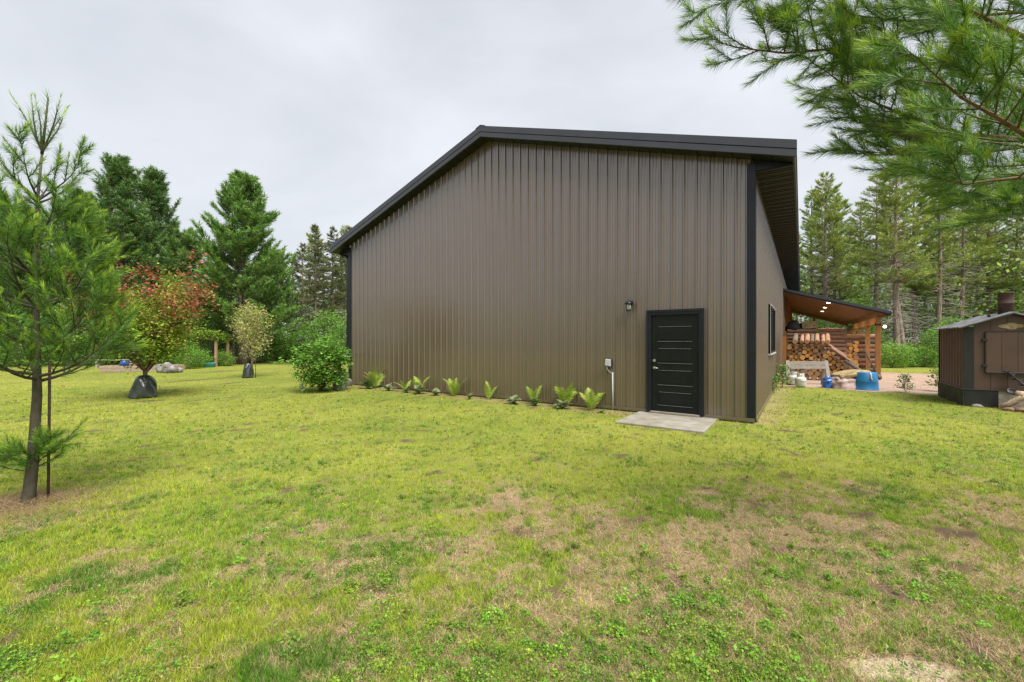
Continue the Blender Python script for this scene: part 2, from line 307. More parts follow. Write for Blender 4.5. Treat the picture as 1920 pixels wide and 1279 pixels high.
def lawn_colour(X, Y):
    bare, soil, sand, gr = masks(X, Y)
    n = fbm(X * 0.55, Y * 0.55, 3, 4)[..., None]
    green = (1 - n) * np.array((0.125, 0.160, 0.026)) + n * np.array((0.250, 0.250, 0.050))
    straw = np.array((0.275, 0.195, 0.112)) * (0.75 + 0.5 * fbm(X * 9, Y * 9, 2, 3)[..., None])
    c = green * (1 - bare[..., None]) + straw * bare[..., None]
    c = c * (1 - sand[..., None]) + np.array((0.46, 0.37, 0.26)) * sand[..., None]
    c = c * (1 - soil[..., None]) + np.array((0.105, 0.070, 0.048)) * soil[..., None]
    wood = (np.hypot(X + 2, Y - 5) > 33) | ((Y > 27.5) & (X < 0)) | ((X > 10) & (Y > 25))
    return np.where(wood[..., None], np.array((0.060, 0.062, 0.026)), c)
xs, ys = axis(-8, 8, 0.07, -700, 700), axis(0.9, 8.5, 0.07, -700, 700)
GX, GY = np.meshgrid(xs, ys, indexing='ij'); nx, ny = GX.shape
GZ = np.zeros_like(GX)
idx = np.arange(nx * ny).reshape(nx, ny)
quads = np.stack([idx[:-1, :-1], idx[1:, :-1], idx[1:, 1:], idx[:-1, 1:]], -1).reshape(-1, 4)
me = bpy.data.meshes.new('lawn'); me.vertices.add(nx * ny); me.vertices.foreach_set('co', np.stack([GX, GY, GZ], -1).astype(np.float32).ravel())
me.loops.add(quads.size); me.loops.foreach_set('vertex_index', quads.astype(np.int32).ravel()); me.polygons.add(len(quads))
me.polygons.foreach_set('loop_start', np.arange(0, quads.size, 4, dtype=np.int32)); me.update(calc_edges=True)
att = me.attributes.new('col', 'FLOAT_COLOR', 'POINT'); cc = np.ones((nx * ny, 4), np.float32); cc[:, :3] = lawn_colour(GX, GY).reshape(-1, 3); att.data.foreach_set('color', cc.ravel())
def ground_mat(name, attr=True, col=(0.4, 0.3, 0.2), fine=90.0, lo=0.55, hi=1.35, bump=0.6):
    m = bpy.data.materials.new(name); m.use_nodes = True; n, l = m.node_tree.nodes, m.node_tree.links; b = n['Principled BSDF']
    b.inputs['Roughness'].default_value = 0.95; b.inputs['Specular IOR Level'].default_value = 0.1
    tc = n.new('ShaderNodeTexCoord'); no = n.new('ShaderNodeTexNoise'); no.inputs['Scale'].default_value = fine; no.inputs['Detail'].default_value = 4; no.inputs['Roughness'].default_value = 0.7
    n2 = n.new('ShaderNodeTexNoise'); n2.inputs['Scale'].default_value = 2.3; n2.inputs['Detail'].default_value = 6
    l.new(tc.outputs['Object'], no.inputs['Vector']); l.new(tc.outputs['Object'], n2.inputs['Vector'])
    r = n.new('ShaderNodeMapRange'); r.inputs['From Min'].default_value = 0.3; r.inputs['From Max'].default_value = 0.7; r.inputs['To Min'].default_value = lo; r.inputs['To Max'].default_value = hi
    r2 = n.new('ShaderNodeMapRange'); r2.inputs['From Min'].default_value = 0.3; r2.inputs['From Max'].default_value = 0.7; r2.inputs['To Min'].default_value = 0.85; r2.inputs['To Max'].default_value = 1.15
    l.new(no.outputs['Fac'], r.inputs['Value']); l.new(n2.outputs['Fac'], r2.inputs['Value'])
    mu = n.new('ShaderNodeMath'); mu.operation = 'MULTIPLY'; l.new(r.outputs['Result'], mu.inputs[0]); l.new(r2.outputs['Result'], mu.inputs[1])
    vm = n.new('ShaderNodeVectorMath'); vm.operation = 'SCALE'; l.new(mu.outputs[0], vm.inputs['Scale'])
    if attr: a = n.new('ShaderNodeAttribute'); a.attribute_name = 'col'; l.new(a.outputs['Color'], vm.inputs[0])
    else: vm.inputs[0].default_value = col
    l.new(vm.outputs['Vector'], b.inputs['Base Color'])
    bp = n.new('ShaderNodeBump'); bp.inputs['Strength'].default_value = bump; bp.inputs['Distance'].default_value = 0.015
    l.new(no.outputs['Fac'], bp.inputs['Height']); l.new(bp.outputs['Normal'], b.inputs['Normal']); return m
me.materials.append(ground_mat('lawn_soil')); tag(ob('lawn', me), 'patchy mown lawn with dry straw and bare spots', None, None, 'structure')
# gravel drive: a sheet of small cells with a ragged edge, in the barn's frame
cs = 0.12; gx, gy = np.meshgrid(np.arange(0.03, 13, cs), np.arange(6.6, 27.6, cs), indexing='ij')
WX, WY = BX + gx * CA + gy * SA, BY - gx * SA + gy * CA
gm = masks(WX + CA * cs / 2, WY)[3] + 0.35 * (fbm(WX * 3, WY * 3, 1, 3) - 0.5) > 0.5
qx, qy = gx[gm], gy[gm]
V = np.stack([np.stack([qx + a * cs, qy + b * cs, np.full_like(qx, 0.005)], -1) for a, b in ((0, 0), (1, 0), (1, 1), (0, 1))], 1).reshape(-1, 3)
gmesh = npmesh('gravel_drive', V, 4, np.ones((len(V), 3)) * 0.4, ground_mat('pinkish_gravel', False, (0.31, 0.225, 0.175), 55, 0.55, 1.4, 0.8))
tag(ob('gravel_drive', gmesh, None, (BX, BY, 0), BROT), 'pinkish gravel drive beside the lean-to', None, None, 'structure')

# ------------------------------------------------------------------ the barn (local frame: gable wall on y=0 from x=-12.19 to 0, side wall on x=0)
W_, LEN, RIDGE, SLOPE, OV_E, OV_R, TRIM_H = 12.19, 27.4, 7.04, 0.327, 0.60, 0.30, 0.26
XM = -W_ / 2
def ztop(x): return RIDGE - SLOPE * abs(x - XM)
def zs(x): return ztop(x) - TRIM_H
barn = thing('barn', 'large brown ribbed steel pole barn with dark roof trim', 'barn', (BX, BY, 0), BROT)
poly = [(-W_ + .01, 0.0), (-.01, 0.0), (-.01, zs(0) - .01), (XM, zs(XM) - .01), (-W_ + .01, zs(-W_) - .01)]
MB().prism(poly, 0.012, LEN - 0.012).build('wall_core', 'steel', barn)
PITCH, RIB = 0.2286, 0.031
def profile(n):                                       # (along, out) points of n rib pitches
    p = []
    for i in range(n):
        o = i * PITCH
        p += [(o, 0), (o + .002, 0), (o + .020, RIB), (o + .040, RIB), (o + .058, 0)]
        for c in (.114, .172): p += [(o + c - .016, 0), (o + c - .007, .0055), (o + c + .007, .0055), (o + c + .016, 0)]
    return p + [(n * PITCH, 0)]
def panel_mesh(fn_top, n, zb, xlimit=None, x0=0.0):   # local: along +x, outward -y
    pr = profile(n)
    if xlimit is not None: pr = [(a, o) for a, o in pr if a < xlimit] + [(xlimit, 0)]
    extra = []
    mb = MB(); vs, fs = [], []
    for a, o in pr: vs += [(a, -o, zb), (a, -o, fn_top(x0 + a))]
    for i in range(len(pr) - 1): fs.append((2 * i, 2 * i + 2, 2 * i + 3, 2 * i + 1))
    mb.add(vs, fs); return mb
PW = 4 * PITCH
k, x = 0, -W_ + 0.004
while x < -0.05:
    lim = min(PW, -0.02 - x)
    panel_mesh(lambda a: zs(a) + 0.0, 4, 0.10, lim if lim < PW else None, x).build('wall_panel', 'steel', barn, (x, -0.004 - 0.0006 * (k % 2), 0))
    x += PW - 0.001; k += 1
side_me = panel_mesh(lambda a: 4.60, 4, 0.10).mesh('wall_panel', 'steel')
ns = int(LEN / PW)
for i in range(ns + 1):
    y = i * PW
    if y + PW > LEN: break
    ob('wall_panel', side_me, barn, (0.004, y, 0), math.pi / 2)
    ob('wall_panel', side_me, barn, (-W_ - 0.004, y + PW, 0), -math.pi / 2)
# screw heads in rows across the gable and the side wall
sm = MB(); xr = -W_ + 0.07
while xr < -0.2:
    z = 0.35
    while z < zs(xr) - 0.25:
        sm.box(xr - .005, xr + .005, -.012, -.004, z - .005, z + .005); z += 0.61
    xr += PITCH
tag(sm.build('screw_heads', 'steel', barn), None, None, None, 'stuff')
# trims
def ltrim(x, y, sx, sy, h):
    mb = MB(); t, w, g = 0.03, 0.105, 0.038
    mb.box(min(x - sx * w, x + sx * g), max(x - sx * w, x + sx * g), min(y - sy * g, y), max(y - sy * g, y), 0.06, h + .17)
    mb.box(min(x, x + sx * g), max(x, x + sx * g), min(y + 0.002 * sy, y + sy * w), max(y + 0.002 * sy, y + sy * w), 0.06, h)
    return mb
ltrim(0, 0, 1, 1, 4.559).build('corner_trim', 'black_trim', barn, bevel=0.004)
ltrim(-W_, 0, -1, 1, 4.559).build('corner_trim', 'black_trim', barn, bevel=0.004)
ltrim(0, LEN, 1, -1, 4.559).build('corner_trim', 'black_trim', barn)
ltrim(-W_, LEN, -1, -1, 4.559).build('corner_trim', 'black_trim', barn)
bt = MB().box(-W_ - .02, .02, -.040, .0, .05, .098); bt.box(-W_ - .02, .02, -.052, .0, .035, .0485); bt.build('base_trim', 'steel', barn)
bt = MB().box(-.0, .040, .107, LEN, .05, .098); bt.box(0, .052, .107, LEN, .035, .0485); bt.build('base_trim', 'steel', barn)
MB().box(-W_ - .034, -W_, .107, LEN, .05, .098).build('base_trim', 'fascia', barn)
MB().box(-W_, 0, .004, LEN, -.1, .05).build('foundation', 'concrete', barn)
# soffits, rake trim, fascia, roof sheets
def slope_box(xa, xb, y0, y1, top, bot, name, m, n=1):
    MB().prism([(xa, ztop(xa) - top), (xb, ztop(xb) - top), (xb, ztop(xb) - bot), (xa, ztop(xa) - bot)][::-1], y0, y1).build(name, m, barn)
for a, b in ((XM, OV_E + .054), (-W_ - OV_E - .054, XM)):
    slope_box(a, b, -OV_R - .045, -OV_R + .004, -0.010, 0.135, 'rake_trim', 'fascia')
    slope_box(a, b, -OV_R - .028, -OV_R + .004, 0.1355, 0.152, 'rake_groove', 'soffit')
    slope_box(a, b, -OV_R - .040, -OV_R + .006, 0.153, TRIM_H + 0.005, 'rake_fascia', 'fascia')
    slope_box(a, b, LEN + OV_R, LEN + OV_R + .04, -0.01, TRIM_H, 'rake_trim', 'fascia')
    slope_box(a, b, LEN, LEN + OV_R - .002, TRIM_H - .02, TRIM_H, 'gable_soffit', 'soffit')
nsf = 22; dx = (W_ / 2 + OV_E) / nsf
for sgn in (1, -1):                                   # gable soffit in narrow grooved strips
    for i in range(nsf):
        xa = XM + sgn * i * dx; xb = XM + sgn * (i + 1) * dx - sgn * 0.012
        lo, hi = min(xa, xb), max(xa, xb); dz = 0.003 * (i % 2)
        MB().prism([(lo, zs(lo) + .0 + dz), (hi, zs(hi) + dz), (hi, zs(hi) + .018 + dz), (lo, zs(lo) + .018 + dz)], -OV_R + .007, 0.0).build('soffit_panel', 'soffit', barn)
for sgn, xw in ((1, 0.0), (-1, -W_)):
    xe = xw + sgn * OV_E; lo, hi = min(xw, xe), max(xw, xe)
    ze = ztop(xe)
    MB().box(min(xe, xe + sgn * .03), max(xe, xe + sgn * .03), -OV_R, LEN + OV_R, ze - TRIM_H - .005, ze - .012).build('eave_fascia', 'fascia', barn)
    MB().box(min(xe + sgn * .031, xe + sgn * .05), max(xe + sgn * .031, xe + sgn * .05), -OV_R, LEN + OV_R, ze - .075, ze - .002).build('drip_edge', 'fascia', barn)
    spm = MB().box(lo, hi, 0, 0.292, 0, 0.016)
    for c in (0.10, 0.20): spm.box(lo, hi, c - .012, c + .012, -0.010, -0.0005)
    spm = spm.mesh('soffit_panel', 'soffit')
    for i in range(int((LEN) / 0.305)):
        ob('soffit_panel', spm, barn, (0, 0.02 + i * 0.305, 4.56))
    xs_ = xw + sgn * 0.001
    MB().prism(([(xw, 4.576), (xe, 4.576), (xw, zs(xw))] if sgn > 0 else [(xe, 4.576), (xw, 4.576), (xw, zs(xw))]), -0.01, 0.014).build('eave_return', 'black_trim', barn)
slen = math.hypot(W_ / 2 + OV_E, SLOPE * (W_ / 2 + OV_E))
rp = MB(); pr = profile(4)
vs, fs = [], []
for a, o in pr: vs += [(0, a, o), (slen, a, o)]
for i in range(len(pr) - 1): fs.append((2 * i, 2 * i + 1, 2 * i + 3, 2 * i + 2))
rp.add(vs, fs); rpm = rp.mesh('roof_panel', 'fascia')
ang = math.atan(SLOPE)
for i in range(int((LEN + 2 * OV_R) / PW) + 1):
    y = -OV_R + i * PW
    if y + PW > LEN + OV_R + .3: break
    for sgn in (1, -1):
        o = ob('roof_panel', rpm, barn, (XM, y + (0 if sgn > 0 else PW), RIDGE + 0.004)); o.rotation_euler = (0, ang, 0) if sgn > 0 else (0, ang, math.pi)
for sgn in (1, -1):
    a, b = XM, XM + sgn * (W_ / 2 + OV_E - .02); lo, hi = min(a, b), max(a, b)
    MB().prism([(lo, ztop(lo) - .05), (hi, ztop(hi) - .05), (hi, ztop(hi) - .012), (lo, ztop(lo) - .012)], -OV_R + .007, LEN + OV_R).build('roof_deck', 'soffit', barn)
MB().prism([(XM - .15, ztop(XM - .15) + .012), (XM, RIDGE + .012), (XM + .15, ztop(XM + .15) + .012), (XM + .15, ztop(XM + .15) + .028), (XM, RIDGE + .034), (XM - .15, ztop(XM - .15) + .028)], -OV_R - .05, LEN + OV_R).build('ridge_cap', 'fascia', barn)
# gutter and downspout at the far-left eave
xg = -W_ - OV_E - .03
MB().prism([(xg - .11, ztop(-W_ - OV_E) - .02), (xg - .12, ztop(-W_ - OV_E) - .11), (xg - .08, ztop(-W_ - OV_E) - .15), (xg, ztop(-W_ - OV_E) - .15), (xg, ztop(-W_ - OV_E) - .02)][::-1], -OV_R + .02, LEN).build('gutter', 'fascia', barn)
ds = MB(); zg = ztop(-W_ - OV_E) - .15
xd = -W_ - .09
ds.tube([(xg - .05, .10, zg + .02), (xg - .05, .10, zg - .10), (xg + .05, .08, zg - .18), (xd - .06, .0, zg - .24), (xd, -.02, zg - .36), (xd, -.02, 1.2), (xd, -.02, 1.04)], .045, 10)
ds.build('downspout', 'black_trim', barn)
fx = MB(); n_ = 15
P0, P1, P2, P3 = Vector((xd, -.02, 1.07)), Vector((xd + .35, -.45, 1.0)), Vector((-10.95, -1.28, 1.10)), Vector((-11.0, -1.15, 0.45))
pts = []
for i in range(n_ + 1):
    t = i / n_; pts.append(P0 * (1 - t) ** 3 + P1 * 3 * t * (1 - t) ** 2 + P2 * 3 * t * t * (1 - t) + P3 * t ** 3)
fx.tube(pts, [.052 + (.006 if i % 2 else 0) for i in range(n_ + 1)], 10); fx.build('flexible_spout', 'galv', barn)
# door
dx0, dx1, dzt = -1.89, -0.83, 2.11
fr = MB(); yo = -.092
fr.box(dx0, dx0 + .075, yo, -.002, .06, dzt); fr.box(dx1 - .075, dx1, yo, -.002, .06, dzt); fr.box(dx0 + .0755, dx1 - .0755, yo, -.002, dzt - .085, dzt)
fr.box(dx0 - .02, dx0 + .03, yo - .014, yo - .001, .06, dzt + .02); fr.box(dx1 - .03, dx1 + .02, yo - .014, yo - .001, .06, dzt + .02); fr.box(dx0 + .0305, dx1 - .0305, yo - .014, yo - .001, dzt - .03, dzt + .02)
door_x0, door_x1 = dx0 + .077, dx1 - .077
door = MB().box(door_x0, door_x1, -.034, .012, .075, dzt - .087).build('door', 'door', barn, (0, -.014, 0))
fr.build('door_frame', 'black_trim', barn, bevel=0.005)
pw0, pw1 = door_x0 + .115, door_x1 - .115
pz = [(1.80, 1.48), (1.36, 1.04), (0.92, 0.60), (0.48, 0.19)]
for zt, zb in pz:                                     # moulded panels: a raised bead round a recessed field
    b = MB(); t = .022
    b.box(pw0, pw1, -.042, -.0345, zb, zb + t); b.box(pw0, pw1, -.042, -.0345, zt - t, zt)
    b.box(pw0, pw0 + t, -.0415, -.0345, zb + t, zt - t); b.box(pw1 - t, pw1, -.0415, -.0345, zb + t, zt - t)
    b.box(pw0 + .05, pw1 - .05, -.040, -.0345, zb + .055, zt - .055)
    pn = b.build('door_panel', 'door', door, bevel=0.003)
    MB().box(pw0 + .006, pw1 - .006, -.0445, -.0425, zb + .008, zb + .016).build('highlight_wear_edge', 'highlight_scuff', door)  # highlight along the panel's bottom bead, painted as a pale strip
    MB().box(pw0 + .03, pw1 - .03, -.0442, -.0425, zt - .016, zt - .008).build('highlight_wear_edge', 'highlight_scuff', door)  # painted highlight along the top bead
for z in (1.10, 0.955):
    MB().tube([(door_x0 + .055, -.034, z), (door_x0 + .055, -.047, z)], .030, 16).build('lock_rose', 'chrome', door)
MB().tube([(door_x0 + .055, -.047, .955), (door_x0 + .055, -.082, .955), (door_x0 + .075, -.086, .955), (door_x0 + .145, -.084, .948)], [.011, .011, .010, .008], 8).build('lever_handle', 'chrome', door)
MB().tube([(door_x0 + .055, -.047, 1.10), (door_x0 + .055, -.060, 1.10)], .017, 12).build('deadbolt', 'chrome', door)
MB().box(dx0 + .06, dx1 - .06, -.125, -.02, .045, .074).build('door_sill', 'concrete', barn)
# side window
wy0, wy1, wz0, wz1 = 3.48, 5.86, 1.18, 2.42
wf = MB(); t = .055; o0, o1 = .003, .062
wf.box(o0, o1, wy0, wy0 + t, wz0, wz1); wf.box(o0, o1, wy1 - t, wy1, wz0, wz1); wf.box(o0, o1, wy0 + t, wy1 - t, wz0, wz0 + t); wf.box(o0, o1, wy0 + t, wy1 - t, wz1 - t, wz1)
wf.box(o0, .05, (wy0 + wy1) / 2 - .025, (wy0 + wy1) / 2 + .025, wz0 + t, wz1 - t)
win = MB().box(.022, .026, wy0 + t, wy1 - t, wz0 + t, wz1 - t).build('window', 'glass', barn, (.016, 0, 0))
wf.build('window_frame', 'black_trim', win, bevel=0.003)
MB().box(.003, .085, wy0 - .02, wy1 + .02, wz0 - .035, wz0 - .001).build('window_sill', 'white_frame', win)
cs_ = MB().box(.063, .072, wy0 - .012, wy0 + .022, wz0, wz1 + .012); cs_.box(.063, .072, wy0 + .022, wy1, wz1 - .010, wz1 + .012); cs_.build('window_casing', 'white_frame', win)

# lantern, outlet box and slab by the door
lan = thing('wall_lantern', 'small dark caged wall lantern above and beside the black door', 'lantern', L2W(-2.262, -.024, 2.30), BROT)
MB().tube([(0, -.002, 0), (0, -.02, 0)], .055, 14).build('backplate', 'black_trim', lan)
MB().tube([(0, -.02, 0), (0, -.06, .03), (0, -.11, .02), (0, -.12, -.01)], .010, 8).build('arm', 'black_trim', lan)
MB().lathe([(.012, .075), (.02, .045), (.058, .015), (.085, -.012), (.085, -.022), (.06, -.024)][::-1], 18, (0, -.12, 0)).build('cap', 'black_trim', lan)
MB().lathe([(.030, -.15), (.046, -.13), (.050, -.07), (.044, -.0255)], 16, (0, -.12, 0)).build('glass', 'grey_plastic', lan)
cg = MB()
for a in range(6):
    c_, s_ = math.cos(a * 1.047), math.sin(a * 1.047); cg.tube([(.058 * c_, -.12 + .058 * s_, -.022), (.060 * c_, -.12 + .060 * s_, -.09), (.04 * c_, -.12 + .04 * s_, -.16)], .004, 5)
cg.lathe([(.044, -.172), (.044, -.155)], 14, (0, -.12, 0)); cg.build('cage', 'black_trim', lan)
ox = -2.73
outl = thing('outlet_box', 'grey weatherproof outlet box with pale conduit down the wall', 'outlet', L2W(ox, -.022, 0), BROT)
MB().box(-.055, .055, -.055, .0, .90, 1.09).build('box', 'fascia', outl, bevel=0.006)
MB().prism([(-.062, .97), (.058, .95), (.058, 1.10), (-.05, 1.11)], -.12, -.056).build('cover', 'grey_plastic', outl, bevel=0.01)
MB().tube([(-.02, -.09, .97), (-.02, -.10, .90), (.02, -.07, .84), (.075, -.022, .80)], .008, 6).build('cord', 'grey_plastic', outl)
MB().tube([(.078, -.02, .82), (.085, -.02, .0)], .016, 10).build('conduit', 'grey_plastic', outl)
slab = MB().box(-.745, .745, -.69, .69, -.02, .038).build('concrete_slab', 'concrete', None, L2W(-1.325, -.73, 0.0), BROT, 0.012)
tag(slab, 'stained pale concrete slab on the grass before the door', 'slab')

# ------------------------------------------------------------------ lean-to
LY0, LY1, LXP = 14.0, 27.2, 3.30
shed = thing('lean_to', 'open timber lean-to with black metal roof and lit ceiling', 'lean-to', (BX, BY, 0), BROT)
def lz(x): return 3.87 - 0.325 * x
RX0, RX1, RY0, RY1 = 0.03, 3.62, LY0 - .40, LY1 + .2
def sl(xa, xb, y0, y1, top, bot, name, m, bev=0):
    return MB().prism([(xa, lz(xa) - top), (xb, lz(xb) - top), (xb, lz(xb) - bot), (xa, lz(xa) - bot)][::-1], y0, y1).build(name, m, shed, bevel=bev)
sl(RX0, RX1, RY0 - .02, RY1, 0, .05, 'roof', 'fascia')
sl(RX0, RX1 + .02, RY0 - .05, RY0 - .021, -.005, .10, 'roof_trim', 'fascia')
sl(RX0, RX1, RY0 - .035, RY0 - .0205, .102, .17, 'fascia_board', 'black_trim')
MB().box(RX1 + .001, RX1 + .035, RY0 - .05, RY1, lz(RX1) - .17, lz(RX1) - .012).build('eave_board', 'black_trim', shed)
nb = 54; bw = (RY1 - RY0 + .0) / nb
pm = MB().prism([(RX0, lz(RX0) - .052), (RX1, lz(RX1) - .052), (RX1, lz(RX1) - .075), (RX0, lz(RX0) - .075)][::-1], 0.004, bw - .004).mesh('ceiling_board', 'cedar_x')
for i in range(nb): ob('ceiling_board', pm, shed, (0, RY0 + i * bw, 0.003 * (i % 2)))
sp = (LY1 - LY0) / 4
for i in range(5):
    y = LY0 + i * sp
    MB().box(LXP - .085, LXP + .085, y - .085, y + .085, -.02, 2.20).build('post', 'cedar', shed, bevel=0.006)
    if i: MB().box(0.05, 0.17, y - .07, y + .07, 0, lz(.1) - .10).build('post', 'cedar', shed)
MB().box(LXP - .075, LXP + .075, LY0 - .10, LY1 + .1, 2.201, 2.48).build('beam', 'cedar', shed, bevel=0.006)
MB().box(LXP - .095, LXP + .095, LY0 - .095, LY0 + .095, 2.14, 2.26).build('post_bracket', 'black_trim', shed)
MB().box(LXP - .05, LXP + .25, LY0 - .06, LY0 + .06, 2.485, 2.60).build('rafter_tail', 'cedar', shed)
MB().box(LXP - 1.93, LXP - 1.79, LY1 - .07, LY1 + .07, 0, lz(LXP - 1.86) - .11).build('post', 'cedar', shed)
sl(0.1, LXP, LY1 - .05, LY1 + .05, .085, .30, 'end_beam', 'cedar_x')
lamp_l = []
for i, y in enumerate((15.0, 18.3, 21.6)):
    x = 1.72; lm = MB(); lm.tube([(x, y, lz(x) - .074), (x, y, lz(x) - .092)], .085, 18); lm.build('downlight', 'lamp_on', shed)
    MB().lathe([(.11, -.004), (.11, .006)], 20, (x, y, lz(x) - .082)).build('lamp_ring', 'white_frame', shed)
    ld = bpy.data.lights.new('downlight_glow', 'SPOT'); ld.energy = 60; ld.color = (1, .80, .52); ld.spot_size = math.radians(160); ld.spot_blend = .6; ld.shadow_soft_size = .08
    lo_ = bpy.data.objects.new('downlight_glow', ld); C.objects.link(lo_); lo_.parent = shed; lo_.location = (x, y, lz(x) - .12)
fl = thing('flood_lamp', 'small lit round lamp fixed to the front post of the lean-to', 'lamp', L2W(LXP + .09, LY0, 2.12), BROT)
MB().tube([(-.005, 0, 0), (.06, 0, 0), (.09, -.01, -.02)], .022, 8).build('bracket', 'black_trim', fl)
MB().blob((.12, -.02, -.03), (.055, .055, .055), random.Random(2), 12, 8, 0.0).build('bulb', 'lamp_on', fl)

# ------------------------------------------------------------------ firewood
rg = random.Random(11)
def log_mesh(seed, cutm, bark, n=11):
    r = random.Random(seed); mb = MB(); pts = [(0, -.5, 0), (0, -.488, 0), (0, -.15, 0), (0, .2, 0), (0, .5, 0)]
    w = [[r.uniform(.93, 1.05) for _ in range(n)] for _ in range(2)]
    mb.tube(pts, [.95, 1, 1.02, .98, .95], n, 0, True, 1, lambda i, k: w[0][k] if i < 3 else w[1][k] * .5 + w[0][k] * .5)
    return mb.mesh('firewood_log', [bark, cutm])
LOGM = [log_mesh(i, ('cut', 'cut', 'cut_dark', 'cut', 'cut_dark', 'cut_grey')[i % 6], 'bark_red' if i % 4 else 'bark_old') for i in range(12)]
OLDM = [log_mesh(40 + i, ('cut_grey', 'cut_dark', 'cut_grey')[i % 3], 'bark_old') for i in range(5)]
def log_at(a, b, r, meshes, label, group):            # a log whose axis runs from a to b, in the barn's frame
    a, b = L2W(*a), L2W(*b); d = b - a; o = ob('firewood_log', rg.choice(meshes)); o.location = (a + b) / 2
    q = Vector((0, 1, 0)).rotation_difference(d.normalized()) @ Matrix.Rotation(rg.uniform(0, 6.28), 4, 'Y').to_quaternion()
    o.rotation_euler = q.to_euler(); o.scale = (r, d.length, r); return tag(o, label, 'log', group)
def pack(x0, x1, hlim, rlo, rhi, nmax, rng):
    cs = np.zeros((0, 3)); out = []; gxs = np.arange(x0, x1, .008)
    for _ in range(nmax):
        r = rng.uniform(rlo, rhi) * (1.25 if rng.random() < .12 else 1); z = np.full(len(gxs), r)
        if len(cs):
            dd = np.abs(gxs[:, None] - cs[None, :, 0]); s = (r + cs[None, :, 2]) * .96
            z = np.maximum(z, np.where(dd < s, cs[None, :, 1] + np.sqrt(np.maximum(s * s - dd * dd, 0)), 0).max(1))
        ok = (gxs - r >= x0) & (gxs + r <= x1) & (z + r <= hlim(gxs))
        if not ok.any(): 
            if r < rlo * 1.06: break
            continue
        zz = np.where(ok, z + .02 * NR.random(len(gxs)), 9); j = int(zz.argmin()); cs = np.vstack([cs, [gxs[j], z[j], r]]); out.append((gxs[j], z[j], r))
    return out
ORD = ('bottom', 'second', 'third', 'fourth', 'fifth', 'sixth', 'seventh', 'eighth', 'ninth', 'tenth', 'eleventh', 'twelfth')
hl = lambda x: np.where(x < 1.40, 1.40, 1.40 - (x - 1.40) * .98)
for x, z, r in pack(.20, 2.80, hl, .052, .108, 420, rg):
    y = 12.85 + rg.uniform(-.07, .07)
    log_at((x, y, z), (x + rg.uniform(-.02, .02), y + 1.15, z), r, LOGM, 'short round log end-on in the big sloping firewood pile', 'logs end-on in the firewood pile')
for k, (x, r) in enumerate(((.48, .10), (.72, .075), (.90, .095), (1.08, .072), (1.24, .085), (1.45, .066), (1.60, .085))):
    log_at((x, 12.64 + rg.uniform(-.05, .1), 1.42 + r * .5), (x + .03, 13.75, 1.72 + r * .4), r, LOGM, 'log lying tilted on top of the firewood pile', 'tilted logs on the pile top')
for bay, (xa, xb, n) in enumerate(((.20, 1.28, 12), (1.36, 2.30, 12))):
    z = 0
    for i in range(n):
        r = rg.uniform(.075, .098); z += r; s = rg.uniform(-.03, .03)
        for c in range(2): log_at((xa + s, 14.30 + .20 * c, z), (xb + s + rg.uniform(-.04, .04), 14.30 + .20 * c + rg.uniform(-.02, .02), z), r * .99, LOGM, '%s crosswise log, %s layer from the ground, in the rear stack %s' % (('front', 'back')[c], ORD[i], ('against the barn wall', 'away from the wall')[bay]), 'crosswise logs behind the pile')
        z += r * .97
z = 0
for i in range(8):
    r = rg.uniform(.108, .125); z += r
    log_at((2.38 + rg.uniform(-.03, .05), 17.62, z), (3.78 + rg.uniform(-.05, .05), 17.62, z), r, LOGM, 'thick log of the crib between the lean-to posts, %s layer from the ground' % ORD[i], 'crib logs between the posts'); z += r * .98
for x, z, r in pack(2.42, 2.86, lambda x: np.full(len(np.atleast_1d(x)), 1.5), .07, .10, 18, rg):
    log_at((x, 15.7, z), (x, 16.6, z), r, LOGM, 'log end-on in the narrow stack beside the crib', 'narrow log stack')
for x, z, r in pack(.30, 2.0, lambda x: np.where(x < 1.5, .58, .36), .07, .11, 40, rg):
    log_at((x, 10.9 + rg.uniform(-.06, .06), z), (x, 11.45, z), r, OLDM, 'old grey log in the low heap behind the wooden rack', 'old logs behind the rack')
for a, b, r in (((1.50, 12.80, 1.44), (2.22, 13.2, .86), .062), ((1.90, 12.76, 1.02), (2.50, 12.98, .52), .07), ((1.70, 12.70, 1.22), (2.30, 12.66, .72), .055), ((2.15, 12.68, .72), (2.78, 12.72, .18), .08)):
    log_at(a, b, r, LOGM, 'loose log sliding down the slope of the firewood pile', 'loose logs on the slope')
log_at((2.40, 12.6, .10), (3.25, 12.75, .10), .10, LOGM, 'single log lying on the gravel behind the blue tub', None)
log_at((2.75, 12.1, .11), (2.80, 12.45, .11), .11, LOGM, 'stubby log with orange cut end behind the blue tub', None)
bd = MB().box(-.075, .075, -.02, .02, 0, 1.68).build('board', 'cedar', None, L2W(.10, 12.72, 0), BROT, .004); tag(bd, 'upright tan board leaning at the wall beside the firewood', 'board')
pl = MB().tube([(0, 0, 0), (-.42, .55, 1.22)], .022, 8).build('steel_pole', 'boiler_black', None, L2W(3.18, 12.5, 0), BROT); tag(pl, 'thin black pole leaning against the log crib', 'pole')
# crate and humped dark cover that lie on the rear stack
cr = MB()
for i in range(4): cr.box(-.28, .28, -.20, .20, .075 * i, .075 * i + .07)
cr = cr.build('plywood_crate', 'plank', None, L2W(1.02, 14.40, 2.085), BROT); tag(cr, 'small tan wooden crate lying on top of the rear logs', 'crate')
cv = MB().blob((0, 0, .02), (.34, .20, .34), random.Random(5), 14, 8, .05).build('tarp_hump', 'boiler_black', None, L2W(.44, 14.40, 2.10), BROT); tag(cv, 'humped black cover lying on the rear logs beside the crate', 'tarp')

